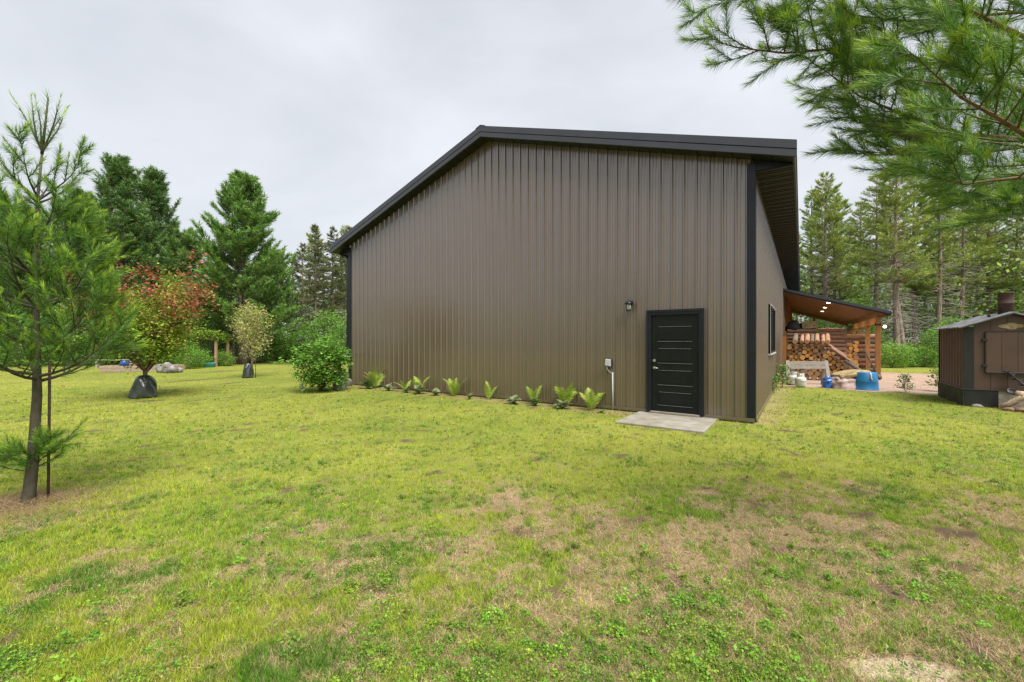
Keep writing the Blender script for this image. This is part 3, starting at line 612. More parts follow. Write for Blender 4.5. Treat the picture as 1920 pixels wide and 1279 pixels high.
# ------------------------------------------------------------------ weathered rack, tanks, tub and bundles on the gravel edge
bx0, by0 = gp(1473, 722); bx1, _ = gp(1553, 722)
rk = thing('wooden_rack', 'weathered grey timber rack in front of the old logs', 'rack', ((bx0 + bx1) / 2, by0, 0), -.04)
hw = (bx1 - bx0) / 2
for s in (-1, 1):
    MB().bar((s * (hw - .05), -.10, -.02), (s * (hw - .09), 0.02, .83), .12, .045, up=Vector((0, 1, 0))).build('leg', 'grey_wood_z', rk, bevel=.004)
    MB().bar((s * (hw - .07), .22, -.02), (s * (hw - .10), .06, .80), .10, .045, up=Vector((0, 1, 0))).build('leg', 'grey_wood_z', rk, bevel=.004)
MB().box(-hw + .09, hw - .10, -.015, .03, .675, .80).build('rail', 'grey_wood', rk, bevel=.005)
MB().box(-hw + .08, hw - .10, -.045, -.005, .545, .665).build('rail', 'grey_wood', rk, bevel=.005)
def tank(u, v, label):
    x, y = gp(u, v); t = thing('propane_tank', label, 'gas tank', (x, y, 0), rg.uniform(0, 6))
    MB().lathe([(.105, 0), (.108, .028), (.098, .03)], 24).build('foot_ring', 'tank', t)
    MB().lathe([(.09, .028), (.138, .045), (.155, .075), (.157, .27), (.150, .305), (.120, .333), (.05, .35)], 26).build('body', 'tank', t)
    co = MB(); 
    for k in range(14):
        a0, a1 = math.radians(-150 + 300 * k / 14), math.radians(-150 + 300 * (k + 1) / 14)
        for (z0, z1) in (((.335, .46),) if k % 5 not in (2,) else ((.335, .36), (.435, .46))):
            co.add([(.108 * math.cos(a0), .108 * math.sin(a0), z0), (.108 * math.cos(a1), .108 * math.sin(a1), z0), (.103 * math.cos(a1), .103 * math.sin(a1), z1), (.103 * math.cos(a0), .103 * math.sin(a0), z1),
                    (.100 * math.cos(a0), .100 * math.sin(a0), z0), (.100 * math.cos(a1), .100 * math.sin(a1), z0), (.095 * math.cos(a1), .095 * math.sin(a1), z1), (.095 * math.cos(a0), .095 * math.sin(a0), z1)],
                   [(0, 1, 2, 3), (7, 6, 5, 4), (3, 2, 6, 7), (0, 4, 5, 1), (1, 5, 6, 2), (0, 3, 7, 4)])
    co.build('collar', 'tank', t)
    MB().tube([(0, 0, .34), (0, 0, .42)], .022, 10).build('valve', 'chrome', t)
    vb = MB()
    for k in range(8):
        a0, a1 = math.radians(-t.rotation_euler.z * 57.3 - 90 - 42 + k * 10), math.radians(-t.rotation_euler.z * 57.3 - 90 - 42 + (k + 1) * 10 - (3 if k % 3 == 1 else 0))
        for z0, z1 in ((.20, .215), (.175, .182)): vb.add([(.1585 * math.cos(a0), .1585 * math.sin(a0), z0), (.1585 * math.cos(a1), .1585 * math.sin(a1), z0), (.1585 * math.cos(a1), .1585 * math.sin(a1), z1), (.1585 * math.cos(a0), .1585 * math.sin(a0), z1)], [(0, 1, 2, 3)])
    vb.build('faded_print', 'print_grey', t)
tank(1488, 723, 'dirty white propane tank half behind the rack leg'); tank(1501, 727, 'dirty white propane tank standing before the rack opening')
tx, ty = gp(1638, 733)
tub = thing('blue_tub', 'bright blue plastic tub upside down on the gravel', 'tub', (tx, ty + .30, 0), .3)
MB().lathe([(.335, 0), (.335, .02), (.325, .03), (.31, .25), (.313, .26), (.31, .27), (.285, .52), (.27, .54), (.10, .545)], 32).build('shell', 'blue_plastic', tub)
st = MB().tube([(.0, -.30, .54), (.0, -.318, .47), (-.02, -.335, .36), (.02, -.338, .30), (.03, -.332, .36)], .020, 6).build('strap', 'tank', tub); st.location = (-.15, .065, 0)
px_, py_ = gp(1597, 731)
def bundle(name, m, label, c, r, seed, rings=22, n=40, folds=.07, k1=9):
    q = random.Random(seed); mb = MB(); ph = [q.uniform(0, 6.28) for _ in range(8)]; vs, fs = [], []
    for i in range(rings + 1):
        th = math.pi / 2 * i / rings * 1.02
        for k in range(n):
            a = 2 * math.pi * k / n
            w = 1 + folds * (math.sin(k1 * a + 3 * math.sin(3 * th + ph[0]) + ph[1]) * .6 + math.sin(5 * a - 7 * th + ph[2]) * .5 + math.sin(13 * th + 2 * a + ph[3]) * .6) + .10 * math.sin(2 * a + ph[4]) + q.uniform(-.015, .015)
            e = .72
            sx = math.copysign(abs(math.cos(a)) ** e, math.cos(a)); sy = math.copysign(abs(math.sin(a)) ** e, math.sin(a))
            vs.append((r[0] * w * math.sin(th) ** .6 * sx, r[1] * w * math.sin(th) ** .6 * sy, r[2] * max(math.cos(th), 0) ** .6 * (.9 + .1 * w)))
    for i in range(rings):
        for k in range(n): k2 = (k + 1) % n; fs.append((i * n + k, (i + 1) * n + k, (i + 1) * n + k2, i * n + k2))
    mb.add(vs, fs, 0, True); return tag(mb.build(name, m, None, c), label, 'tarp')
bundle('tarp_bundle', 'pink_tarp', 'crumpled dusty pink tarp bundle on the ground under the slab', (px_, py_ + .28, -.01), (.40, .27, .42), 3)
qx_, qy_ = gp(1562, 729)
bundle('tarp_bundle', 'blue_tarp', 'crumpled shiny blue tarp between the rack and the pink bundle', (qx_, qy_ + .2, -.01), (.17, .18, .37), 8, folds=.11, k1=5)
sb = MB(); s0, s1 = at(1567, 711, 13.25), at(1628, 699, 13.05); dv = (s1 - s0)
for i in range(7):
    t0 = i / 6; p = s0 + dv * t0; wdt = (.20, .24, .25, .25, .24, .20, .11)[i]; hh = (.14, .17, .175, .17, .155, .12, .05)[i]
    sb.v += [tuple(p + Vector(q)) for q in ((0, -wdt, 0), (0, -wdt - .02, hh * .55), (0, -wdt * .8, hh), (0, wdt, hh * .95), (0, wdt, 0))]
for i in range(6):
    for k in range(5): sb.f.append((i * 5 + k, i * 5 + (k + 1) % 5, (i + 1) * 5 + (k + 1) % 5, (i + 1) * 5 + k)); sb.m.append(0); sb.s.append(False)
sb.f += [(4, 3, 2, 1, 0), (30, 31, 32, 33, 34)]; sb.m += [0, 0]; sb.s += [False, False]
tag(sb.build('timber_slab', 'plank', None, bevel=.012), 'thick lichened timber slab lying tilted on the bundle and tub', 'slab')

# ------------------------------------------------------------------ outdoor boiler shed
kx0, kx1, ky0, ky1 = 3.83, 5.24, 5.18, 7.32
bo = thing('wood_boiler', 'small brown steel outdoor boiler shed with stubby rusty chimney', 'boiler', L2W(kx0, ky0, 0), BROT)
kw, kl = kx1 - kx0, ky1 - ky0; zb, ze, zr = .40, 1.83, 2.10
MB().box(.02, kw - .02, .02, kl - .02, zb, ze).build('body', 'boiler', bo)
MB().box(-.03, .50, -.06, kl, 0, zb - .012).build('base', 'boiler_black', bo, bevel=.008)
MB().box(-.045, -.0305, -.055, kl, 0, zb - .02).build('base_skirt', 'base_green', bo)
MB().box(.502, kw, -.035, kl, 0, zb - .012).build('base', 'base_pale', bo, bevel=.008)
MB().box(-.05, kw + .05, -.075, kl + .02, zb - .0115, zb).build('sill_strip', 'fascia', bo)
n = 9; seg = kl / n
rbm = MB()
for i in range(n):
    y = i * seg; vs = [(0, y, zb), (-.028, y + seg * .25, zb), (-.028, y + seg * .5, zb), (0, y + seg * .75, zb), (0, y + seg, zb)]
    rbm.add(vs + [(a, b, ze) for a, b, _ in vs], [(k + 1, k, k + 5, k + 6) for k in range(4)])
rbm.build('side_cladding', 'boiler_side', bo)
MB().box(-.034, .135, -.018, -.0, zb, ze - .01).build('corner_trim', 'boiler_black', bo)
MB().box(-.034, -.01, 0.001, .05, zb, ze - .01).build('corner_trim', 'boiler_black', bo)
MB().box(-.034, -.01, kl - .04, kl, zb, ze - .01).build('corner_trim', 'boiler_black', bo)
pw = (kw - .137) / 5
for i in range(5):
    x0_ = .137 + i * pw; x1_ = x0_ + pw - .006; xm_ = (x0_ + x1_) / 2
    f = lambda x: ze - .012 + (zr - ze) * (1 - abs(x - kw / 2) / (kw / 2))
    pts_ = [(x0_, zb), (x1_, zb), (x1_, f(x1_))] + ([(kw / 2, f(kw / 2))] if x0_ < kw / 2 < x1_ else []) + [(x0_, f(x0_))]
    MB().prism(pts_, -.012, .019).build('front_board', 'boiler', bo)
dr = MB().box(.315, kw - .14, -.045, -.0125, .80, 1.70).build('door', 'boiler', bo, bevel=.006)
for i in range(1, 4): MB().box(.315 + i * .24 - .004, .315 + i * .24 + .004, -.0465, -.0452, .81, 1.69).build('door_seam', 'boiler_black', dr)
eg = MB().box(.300, .3145, -.05, -.0125, .80, 1.71); eg.box(.315, kw - .14, -.05, -.0125, 1.7005, 1.715); eg.box(.315, kw - .14, -.055, -.0125, .772, .7995); eg.build('door_edge', 'boiler_black', dr)
for z in (.94, 1.52): MB().box(.255, .335, -.058, -.0125, z - .028, z + .028).build('hinge', 'boiler_black', dr, bevel=.006)
MB().box(.315, kw - .14, -.057, -.0455, .800, .808).build('highlight_wear_edge', 'highlight_scuff', dr)
MB().box(kw / 2 + .22, kw / 2 + .42, -.049, -.0455, 1.06, 1.36).build('notice_plate', 'base_pale', dr)
em = MB(); 
for s, r1, r2 in ((1, .20, .050), (1, .11, .075)):
    em.add([(kw / 2 + r1 * math.cos(a), -.014 - .002 * (r1 < .15), 1.83 + r2 * math.sin(a)) for a in [2 * math.pi * k / 20 for k in range(20)]], [tuple(range(20))])
em.build('scorched_badge', 'brass', bo)
for s in (-1, 1):
    a_, b_ = kw / 2, (-.13 if s < 0 else kw + .13); fz = lambda x: zr + .02 - (zr - ze) * abs(x - kw / 2) / (kw / 2)
    rf_ = MB().prism(sorted([(a_, fz(a_)), (b_, fz(b_))]) + sorted([(a_, fz(a_) + .028), (b_, fz(b_) + .028)], reverse=True), -.12, kl + .08).build('roof', 'shingle', bo)
    for k in range(6):
        y = .02 + k * .38; t0, t1 = a_ + (b_ - a_) * .02, b_
        MB().prism(sorted([(t0, fz(t0) + .0285), (t1, fz(t1) + .0285)]) + sorted([(t0, fz(t0) + .042), (t1, fz(t1) + .042)], reverse=True), y - .012, y + .012).build('roof_rib', 'shingle', rf_)
    MB().prism(sorted([(a_, fz(a_) - .03), (b_, fz(b_) - .03)]) + sorted([(a_, fz(a_) - .001), (b_, fz(b_) - .001)], reverse=True), -.14, -.1205).build('roof_edge', 'boiler_black', bo)
ch = MB().lathe([(.122, 1.95), (.122, 2.34), (.128, 2.345), (.128, 2.36), (.123, 2.365), (.123, 2.575), (.130, 2.58), (.130, 2.60), (.108, 2.60), (.105, 2.45)], 26, (kw / 2, .30, 0)).build('chimney', 'rust', bo)
MB().lathe([(.022, 0), (.03, .05), (.012, .07)], 10, (kw / 2 - .26, .30, fz(kw / 2 - .26) + .03)).build('roof_vent', 'boiler_black', bo)
# auger, driftwood, rocks before the boiler
ag = thing('auger', 'black spiral earth auger leaning against the boiler front', 'auger', (0, 0, 0), 0)
a0, a1 = L2W(kx0 + .62, ky0 - .075, .83), L2W(kx0 + 1.12, ky0 - .42, .16)
MB().tube([a0, a1], .018, 8).build('shaft', 'boiler_black', ag)
dva = (a1 - a0).normalized(); sx_ = dva.cross(UP).normalized(); sy_ = dva.cross(sx_); hx = MB(); vs, fs = [], []
for i in range(73):
    t = i / 72; p = a0.lerp(a1, t); an = t * 2 * math.pi * 6
    dd = sx_ * math.cos(an) + sy_ * math.sin(an); vs += [p + dd * .017, p + dd * .062, p + dd * .062 + dva * .006, p + dd * .017 + dva * .006]
for i in range(72):
    for k in range(4): fs.append((4 * i + k, 4 * i + (k + 1) % 4, 4 * i + 4 + (k + 1) % 4, 4 * i + 4 + k))
hx.add(vs, fs); hx.build('spiral_blade', 'fascia', ag)
MB().tube([a0 + Vector((-.06, 0, .0)), a0 + Vector((.06, .0, .01))], .012, 6).build('cross_handle', 'boiler_black', ag)
dp = L2W(kx0 + .67, ky0 - .22, .40); dk = MB()
for k in range(20):
    t0, t1 = 2 * math.pi * k / 20, 2 * math.pi * (k + 1) / 20
    def rp_(t, r, y): return dp + Vector((r * math.cos(t), y + .045 * math.sin(t), .62 * r * math.sin(t)))
    dk.add([rp_(t0, .115, 0), rp_(t1, .115, 0), rp_(t1, .085, -.012), rp_(t0, .085, -.012), rp_(t0, .112, .03), rp_(t1, .112, .03)], [(0, 3, 2, 1), (0, 1, 5, 4)])
dk.add([dp + Vector((.086 * math.cos(t), .02 + .045 * math.sin(t), .62 * .086 * math.sin(t))) for t in [2 * math.pi * k / 20 for k in range(20)]], [tuple(range(20))])
dk = dk.build('metal_dish', 'boiler_black'); tag(dk, 'round black metal dish propped on the driftwood beside the auger', 'dish')
w0 = lambda x, y, z: L2W(kx0 + x, ky0 + y, z)
dw = MB(); dw.tube([w0(.47, -.26, .05), w0(.58, -.28, .12), w0(.72, -.30, .24), w0(.80, -.30, .30), w0(.92, -.32, .24), w0(1.10, -.36, .12), w0(1.32, -.40, .08)], [.035, .055, .065, .085, .075, .07, .05], 10, wob=lambda i, k: 1 + .14 * math.sin(i * 2.1 + k * 1.7))
dw.tube([w0(.80, -.30, .30), w0(.76, -.27, .36), w0(.70, -.24, .385)], [.08, .07, .045], 9, wob=lambda i, k: 1 + .12 * math.sin(i + k * 2.3))
dw.tube([w0(.80, -.30, .30), w0(.95, -.26, .36), w0(1.15, -.25, .38)], [.08, .06, .03], 9)
tag(dw.build('driftwood', 'driftwood'), 'pale barkless forked root lying before the boiler', 'driftwood')
for i, (x, y, r, lb) in enumerate(((.78, -.52, (.20, .12, .06), 'flat red-brown rock under the forked root'), (1.02, -.60, (.24, .14, .075), 'larger red-brown rock beside the forked root'), (.56, -.42, (.10, .08, .045), 'small brown rock at the end of the forked root'))):
    tag(MB().blob((0, 0, r[2] * .55), r, random.Random(i + 3), 11, 7, .14).build('rock', 'brown_stone', None, w0(x, y, 0), rg.uniform(0, 3)), lb, 'rock')
tag(MB().blob((0, 0, .02), (.11, .05, .055), random.Random(9), 9, 6, .12).build('rock', 'grey_stone', None, w0(.16, -.12, 0), BROT), 'pale pinkish rock against the black boiler base', 'rock')

# ------------------------------------------------------------------ bin by the corner
gx_, gy_, _ = L2W(-11.0, -1.15)
bn = thing('metal_bin', 'grey metal bin under the downspout at the barn corner', 'bin', (gx_, gy_, 0), 0)
MB().lathe([(.20, 0), (.21, .02), (.225, .5), (.235, .52), (.235, .535), (.215, .535), (.20, .10)], 24).build('shell', 'galv', bn)
sx2, sy2 = gp(655, 722)
tag(MB().blob((0, 0, .12), (.20, .13, .16), random.Random(4), 11, 8, .14).build('rock', 'grey_stone', None, (sx2 + .05, sy2 - .35, 0)), 'pale grey rock between the metal bin and the wall', 'rock')
# ------------------------------------------------------------------ plants along the gable wall
def frond_mesh(L, seed, col):
    g = np.random.default_rng(seed); V = []; n = 17; bend = g.uniform(.5, 1.0); side = g.uniform(-.15, .15); pts = []
    p = np.array([0., 0, 0]); th = math.radians(82)
    for i in range(n + 1):
        pts.append(p.copy()); th -= bend / n * (0.4 + 1.6 * i / n); p = p + L / n * np.array([math.cos(th), side * i / n, math.sin(th)])
    tri = []
    for i in range(2, n + 1):
        t = i / n; ln = L * .21 * math.sin(math.pi * min(1, t * .93 + .08)) ** .8 + .008; d = unit((pts[i] - pts[i - 1])[None])[0]; q = np.cross(d, [0, 1., 0])
        for s in (-1, 1):
            for h in (0, .5):
                b = pts[i] - d * L / n * h; tip = b + np.array([0, s * ln, 0]) + d * ln * .42 + q * ln * g.uniform(-.3, .1); w = d * L / n * .36
                tri += [b - w * .6, b + w, tip]
    for i in range(n): s = np.array([0, .0035, 0]); tri += [pts[i] - s, pts[i] + s, pts[i + 1]]
    V = np.array(tri); c = np.clip(np.array(col) * g.uniform(.75, 1.25, (len(V) // 3, 1)), 0, 1); return npmesh('frond', V, 3, np.repeat(c, 3, 0), 'leaf')
FR = [frond_mesh(1.0, i, ((.28, .40, .055), (.34, .46, .065), (.40, .48, .095))[i % 3]) for i in range(6)]
def wall_t(u, off=-.3):
    """barn-frame x of the point on the line y=off that the photograph's column u looks at"""
    k = (u - CX) / F; ox_, oy_ = BX + off * SA, BY + off * CA
    return -(ox_ - k * oy_) / (CA + k * SA)
def fern(u, h, n, label, lean=None, off=-.28):
    p = L2W(wall_t(u, off), off); t = thing('fern', label, 'fern', p, rg.uniform(0, 6), 'ferns along the barn wall')
    for i in range(n):
        o = ob('frond', FR[rg.randrange(6)], t, (0, 0, 0)); a = 6.28 * i / n + rg.uniform(-.4, .4); s = h * rg.uniform(.8, 1.12)
        o.rotation_euler = (rg.uniform(-.2, .2), rg.uniform(-.15, .38), a); o.scale = (s * rg.uniform(.85, 1.1), s * rg.uniform(.8, 1.2), s)
fern(704, .75, 9, 'tall fern next to the barn corner with the downspout'); fern(760, .45, 4, 'small sparse fern, second along the wall from the downspout')
fern(788, .55, 4, 'upright narrow fern, third along the wall from the downspout'); fern(851, .60, 7, 'vase-shaped fern alone between the low leafy plants')
fern(917, .55, 3, 'thin single-stalk fern midway along the wall'); fern(1001, .55, 4, 'fern with a leaning frond beside a pale hosta')
fern(1059, .58, 9, 'full bushy fern growing over a hosta near the conduit'); fern(1109, .55, 7, 'feathery fern closest to the conduit and the door')
def hosta_leaf(seed, edge):
    g = np.random.default_rng(seed); L = 1; n = 6; V, Cc = [], []
    wd = [.02, .22, .30, .27, .16, .0]; pt = []
    for i in range(6):
        t = i / 5; pt.append((t, .35 + .45 * t - .75 * t * t if False else .55 * t - .5 * t * t + .05))
    for i in range(5):
        (x0_, z0_), (x1_, z1_) = pt[i], pt[i + 1]
        for s in (-1, 1):
            q = [(x0_, 0, z0_), (x1_, 0, z1_), (x1_, s * wd[i + 1], z1_ + wd[i + 1] * .25), (x0_, s * wd[i], z0_ + wd[i] * .25)]
            V += q if s > 0 else q[::-1]; ce, cc_ = np.array(edge), np.array((.09, .17, .04))
            col = [cc_, cc_, ce, ce]; Cc += col if s > 0 else col[::-1]
    return npmesh('hosta_leaf', np.array(V), 4, np.array(Cc), 'leaf')
HL = [hosta_leaf(i, e) for i, e in enumerate(((.30, .34, .17), (.16, .24, .06), (.36, .38, .22)))]
def hosta(u, sc_, n, kind, label, off=-.50):
    p = L2W(wall_t(u, off), off); t = thing('hosta', label, 'hosta', p, rg.uniform(0, 6), 'low leafy plants along the barn wall')
    for i in range(n):
        o = ob('leaf', HL[kind], t, (0, 0, 0.0)); s = sc_ * rg.uniform(.7, 1.1); o.scale = (s, s, s); o.rotation_euler = (rg.uniform(-.2, .2), rg.uniform(-1.0, -.05), 6.28 * i / n * 1.0 + rg.uniform(-.4, .4))
for u, s, n, k, lb in ((690, .34, 16, 1, 'plain green leafy clump at the downspout end of the bed'), (728, .26, 12, 2, 'pale-edged hosta below the tall corner fern'), (762, .22, 10, 1, 'small green hosta under the sparse fern'),
                      (786, .30, 16, 2, 'wide pale-edged hosta under the upright narrow fern'), (817, .24, 13, 2, 'pale-edged hosta just before the vase-shaped fern'), (881, .18, 9, 1, 'tiny dark hosta between the vase-shaped and thin ferns'),
                      (963, .26, 14, 2, 'pale-edged hosta with pointed leaves beside the leaning fern'), (1002, .22, 11, 1, 'green hosta at the foot of the leaning fern'), (1056, .26, 16, 2, 'broad hosta at the foot of the bushy fern'), (1128, .14, 8, 1, 'little bright seedling plant beside the slab corner')):
    hosta(u, s, n, k, lb)

# ------------------------------------------------------------------ conifers
def wood_obj(mb, name, m, parent): return mb.build(name, m, parent)
def conifer(name, seed, H, r0, cb, R, shape, dwh, per, green, dead=0, nneed=9, nl=.20, nw=.030, bark='bark_grey', droop=0.0, rise=.35, sub=1.0, thin=0.0):
    """tapered trunk, whorls of limbs, needle sprays along twigs. cb: crown base share, R: crown radius, shape: exponent of the taper"""
    g = np.random.default_rng(seed); tr = MB(); q = random.Random(seed)
    bx_, by_ = q.uniform(-.25, .25), q.uniform(-.25, .25)
    def tp(z): t = z / H; return np.array([bx_ * math.sin(t * 3), by_ * math.sin(t * 2.3), z])
    zsn = [H * i / 10 for i in range(11)]
    tr.tube([Vector(tp(z)) for z in zsn], [max(.012, r0 * (1.25 if i == 0 else 1) * (1 - z / H) ** .8) for i, z in enumerate(zsn)], 9)
    P, D, L, K = [], [], [], []
    z = H * cb; gap = dwh
    while z < H * .985:
        t = (z - H * cb) / (H * (1 - cb)); Rr = R * max(.06, (1 - t) ** shape) * (1 if t > .12 else .75 + 2 * t)
        for b in range(per + q.randint(-1, 1)):
            if q.random() < thin: continue
            a = q.uniform(0, 6.28); ln = Rr * q.uniform(.62, 1.18); e = rise * (.15 + t * 1.4) - droop * (1 - t) + q.uniform(-.12, .12)
            d = np.array([math.cos(a), math.sin(a), e]); d /= np.linalg.norm(d); p = tp(z + q.uniform(-.2, .2) * gap); pts = [p]
            ns_ = 5
            for i in range(ns_):
                d = d + np.array([q.uniform(-.1, .1), q.uniform(-.1, .1), rise * .35 - droop * .25 * (i < 2)]); d /= np.linalg.norm(d); p = p + d * ln / ns_; pts.append(p)
            rb = max(.008, r0 * .22 * (1 - t) + .008); tr.tube([Vector(x) for x in pts], [rb * (1 - i / 6) for i in range(ns_ + 1)], 4, cap=False)
            m = max(3, int(ln * 7 * sub)); 
            for j in range(m):
                s = .25 + .75 * (j + q.random()) / m; fi = s * ns_; i0 = min(int(fi), ns_ - 1); pp = pts[i0] + (pts[i0 + 1] - pts[i0]) * (fi - i0)
                bd_ = pts[i0 + 1] - pts[i0]; bd_ /= np.linalg.norm(bd_); sd = np.cross(bd_, [0, 0, 1]); sd /= (np.linalg.norm(sd) + 1e-6)
                tl = (.30 + .35 * (1 - s)) * min(1.3, .5 + ln * .35) * q.uniform(.7, 1.3); td = bd_ * .7 + sd * q.choice((-1, 1)) * q.uniform(.3, 1.0) + np.array([0, 0, q.uniform(-.05, .35) + rise * .3])
                td /= np.linalg.norm(td)
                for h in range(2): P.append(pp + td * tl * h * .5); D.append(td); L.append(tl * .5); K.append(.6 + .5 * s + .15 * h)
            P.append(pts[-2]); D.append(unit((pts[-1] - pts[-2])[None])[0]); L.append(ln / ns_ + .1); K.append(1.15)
        z += gap * q.uniform(.8, 1.2) * (1 - .35 * t)
    P.append(tp(H * .97)); D.append(np.array([0, 0, 1.])); L.append(H * .04); K.append(1.2)
    P, D, L, K = np.array(P), np.array(D), np.array(L), np.array(K)
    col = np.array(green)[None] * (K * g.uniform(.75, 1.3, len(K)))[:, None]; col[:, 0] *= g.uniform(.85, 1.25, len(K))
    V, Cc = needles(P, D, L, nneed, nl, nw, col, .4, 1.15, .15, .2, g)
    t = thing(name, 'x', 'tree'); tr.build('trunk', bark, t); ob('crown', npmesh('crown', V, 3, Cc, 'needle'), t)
    if dead:
        db = MB()
        for i in range(dead):
            z = H * q.uniform(.10, cb + .15); a = q.uniform(0, 6.28); ln = q.uniform(.5, 1.0) * R * .8; p = Vector(tp(z)); d = Vector((math.cos(a), math.sin(a), q.uniform(-.25, .25)))
            p2 = p + d * ln * .5 + Vector((0, 0, q.uniform(-.1, .1))); p3 = p2 + Vector((d.x, d.y, d.z - .35)) * ln * .5
            db.tube([p, p2, p3], [.016, .011, .005], 4, cap=False)
            for _ in range(3):
                s = q.uniform(.3, 1); pp = p.lerp(p2, s) if q.random() < .4 else p2.lerp(p3, s); db.tube([pp, pp + Vector((d.x + q.uniform(-.9, .9), d.y + q.uniform(-.9, .9), q.uniform(-.7, .2))) * ln * .28], [.007, .003], 3, cap=False)
        db.build('dead_branches', 'dead_twig', t)
    return t
GREEN_D, GREEN_M, GREEN_Y = (.105, .200, .050), (.135, .255, .050), (.255, .335, .066)
T_white = [conifer('pine_tree', 3, 12.7, .26, .13, 4.3, .60, .46, 7, GREEN_M, 0, 13, .27, .040, sub=1.25, rise=.40),
           conifer('pine_tree', 5, 14.2, .24, .16, 3.9, .50, .52, 6, GREEN_D, 0, 12, .25, .036, sub=1.1, rise=.75, thin=.08),
           conifer('pine_tree', 8, 11.0, .22, .10, 3.9, .55, .50, 6, (.115, .215, .050), 0, 12, .26, .038, sub=1.15, rise=.5)]
T_thin = [conifer('spruce_tree', 12, 12.2, .15, .30, 1.7, .75, .42, 5, (.125, .150, .056), 46, 11, .19, .030, 'bark_grey', .15, .25, 1.0, .05),
          conifer('spruce_tree', 14, 11.6, .15, .25, 2.0, .70, .42, 5, (.130, .158, .054), 40, 11, .19, .030, 'bark_grey', .15, .28, 1.0, .05)]
T_red = [conifer('tall_pine_tree', 21, 16.0, .22, .38, 2.3, .50, .50, 5, GREEN_Y, 110, 13, .22, .030, 'bark_pink', .08, .30, .95, .04),
         conifer('tall_pine_tree', 23, 15.0, .20, .42, 2.0, .45, .55, 5, (.235, .31, .062), 130, 13, .21, .029, 'bark_pink', .08, .26, .95, .10),
         conifer('tall_pine_tree', 27, 16.5, .19, .34, 2.1, .60, .48, 5, (.25, .36, .066), 90, 13, .22, .030, 'bark_grey', .05, .32, .95, .04)]
def place(src, used, u, Y, topv, rz, label, group=None, wf=1.0, Hs={}):
    H = CH + (CY - topv) / F * Y; base = max(v.co.z for v in src.children[0].data.vertices) if id(src) not in Hs else Hs[id(src)]; Hs[id(src)] = base
    s = H / base; loc = ((u - CX) / F * Y, Y, -.03)
    if src.name not in used:
        used.add(src.name); o = src; o.location = loc; o.rotation_euler = (0, 0, rz); o.scale = (s * wf, s * wf, s)
    else: o = tree_copy(src, loc, rz, (s * wf, s * wf, s))
    o['label'] = label
    if group: o['group'] = group
    return o
US = set()
place(T_white[0], US, 457, 27, 315, .4, 'dense full green pine tree with thick trunk behind the pale young tree')
place(T_white[1], US, 222, 28, 283, 1.0, 'tallest open-topped pine tree rising behind the red-leaved tree', None, 1.25)
place(T_white[1], US, 292, 31, 312, 3.2, 'pine tree with split bushy top beside the tallest pine', None, 1.25)
place(T_white[2], US, 350, 29, 420, .7, 'shorter spreading pine tree between the two tall pines and dense pine')
place(T_white[2], US, 150, 30, 345, 2.7, 'dark pine tree behind the staked young pine', None, .9)
place(T_white[0], US, 30, 29, 380, 1.9, 'broad pine tree mostly hidden behind the staked young pine', None, .9)
place(T_white[2], US, 518, 33, 465, 4.1, 'low pine tree tucked against the dense full pine', None, .8)
place(T_thin[0], US, 591, 36, 416, 0, 'thin spruce with bare lower twigs between dense pine and barn')
place(T_thin[1], US, 628, 38, 421, 1.4, 'thin pale spruce closest to the barn downspout corner')
place(T_thin[1], US, 566, 40, 452, 3.0, 'small spruce with sparse twigs behind the thin spruce')
place(T_thin[1], US, 545, 42, 470, 5.0, 'low dark spruce behind the round bush', None, 1.3)
place(T_thin[0], US, 608, 43, 455, 2.2, 'spruce seen between the two thin spruces', None, 1.3)
place(T_thin[0], US, 640, 41, 470, 3.6, 'shorter spruce close to the barn downspout', None, 1.4)
place(T_thin[0], US, 655, 44, 420, 4.0, 'spruce whose tip just clears the barn eave')
place(T_red[2], US, 742, 46, 366, 2.0, 'tree whose tip pokes above the barn roof edge')
rp_list = [(1552, 33, 318, 0, 'tall pine standing behind the barn eave and lean-to roof'), (1524, 37, 345, 2, 'tall pine close against the barn eave'), (1580, 41, 372, 1, 'slim pine half behind the lean-to roof'),
           (1638, 34, 322, 1, 'tall dark-trunked pine rising behind the lean-to roof edge'), (1683, 27, 268, 0, 'tall pine with stout pale trunk past the lean-to post'), (1698, 28.5, 300, 1, 'leaning slimmer pine paired with the stout pale trunk'),
           (1738, 38, 345, 2, 'pine with bare dead lower limbs in the woods edge'), (1776, 35, 330, 2, 'straight pine with reddish bark behind the boiler'), (1813, 44, 352, 1, 'distant pine between the reddish pine and chimney'),
           (1858, 33, 318, 0, 'tall pine just behind the rusty chimney'), (1872, 40, 345, 1, 'slim pine paired behind the chimney'), (1910, 36, 320, 2, 'tall pine past the chimney at the woods edge'), (1660, 46, 350, 2, 'far thin pine seen past the lean-to post'), (1612, 48, 372, 0, 'far pine over the middle of the lean-to roof'), (1538, 42, 350, 1, 'pine between the eave and the tall pine behind it'), (1566, 36, 345, 2, 'second pine behind the sloping lean-to roof'), (1716, 31, 305, 2, 'pine just beyond the pair of pale trunks'), (1757, 30, 315, 0, 'dense pine between dead-limbed and reddish pines'), (1796, 32, 318, 1, 'pine above the boiler eave'), (1832, 37, 335, 2, 'pine between the boiler ridge and chimney'), (1950, 31, 300, 0, 'tall pine at the end of the woods edge')]
for i, (u, Y, tv, k, lb) in enumerate(rp_list):
    o = place(T_red[k], US, u, Y, tv, i * 1.3, lb, 'tall pines of the woods edge')
    if i == 5: o.rotation_euler = (0, .06, 2.0)

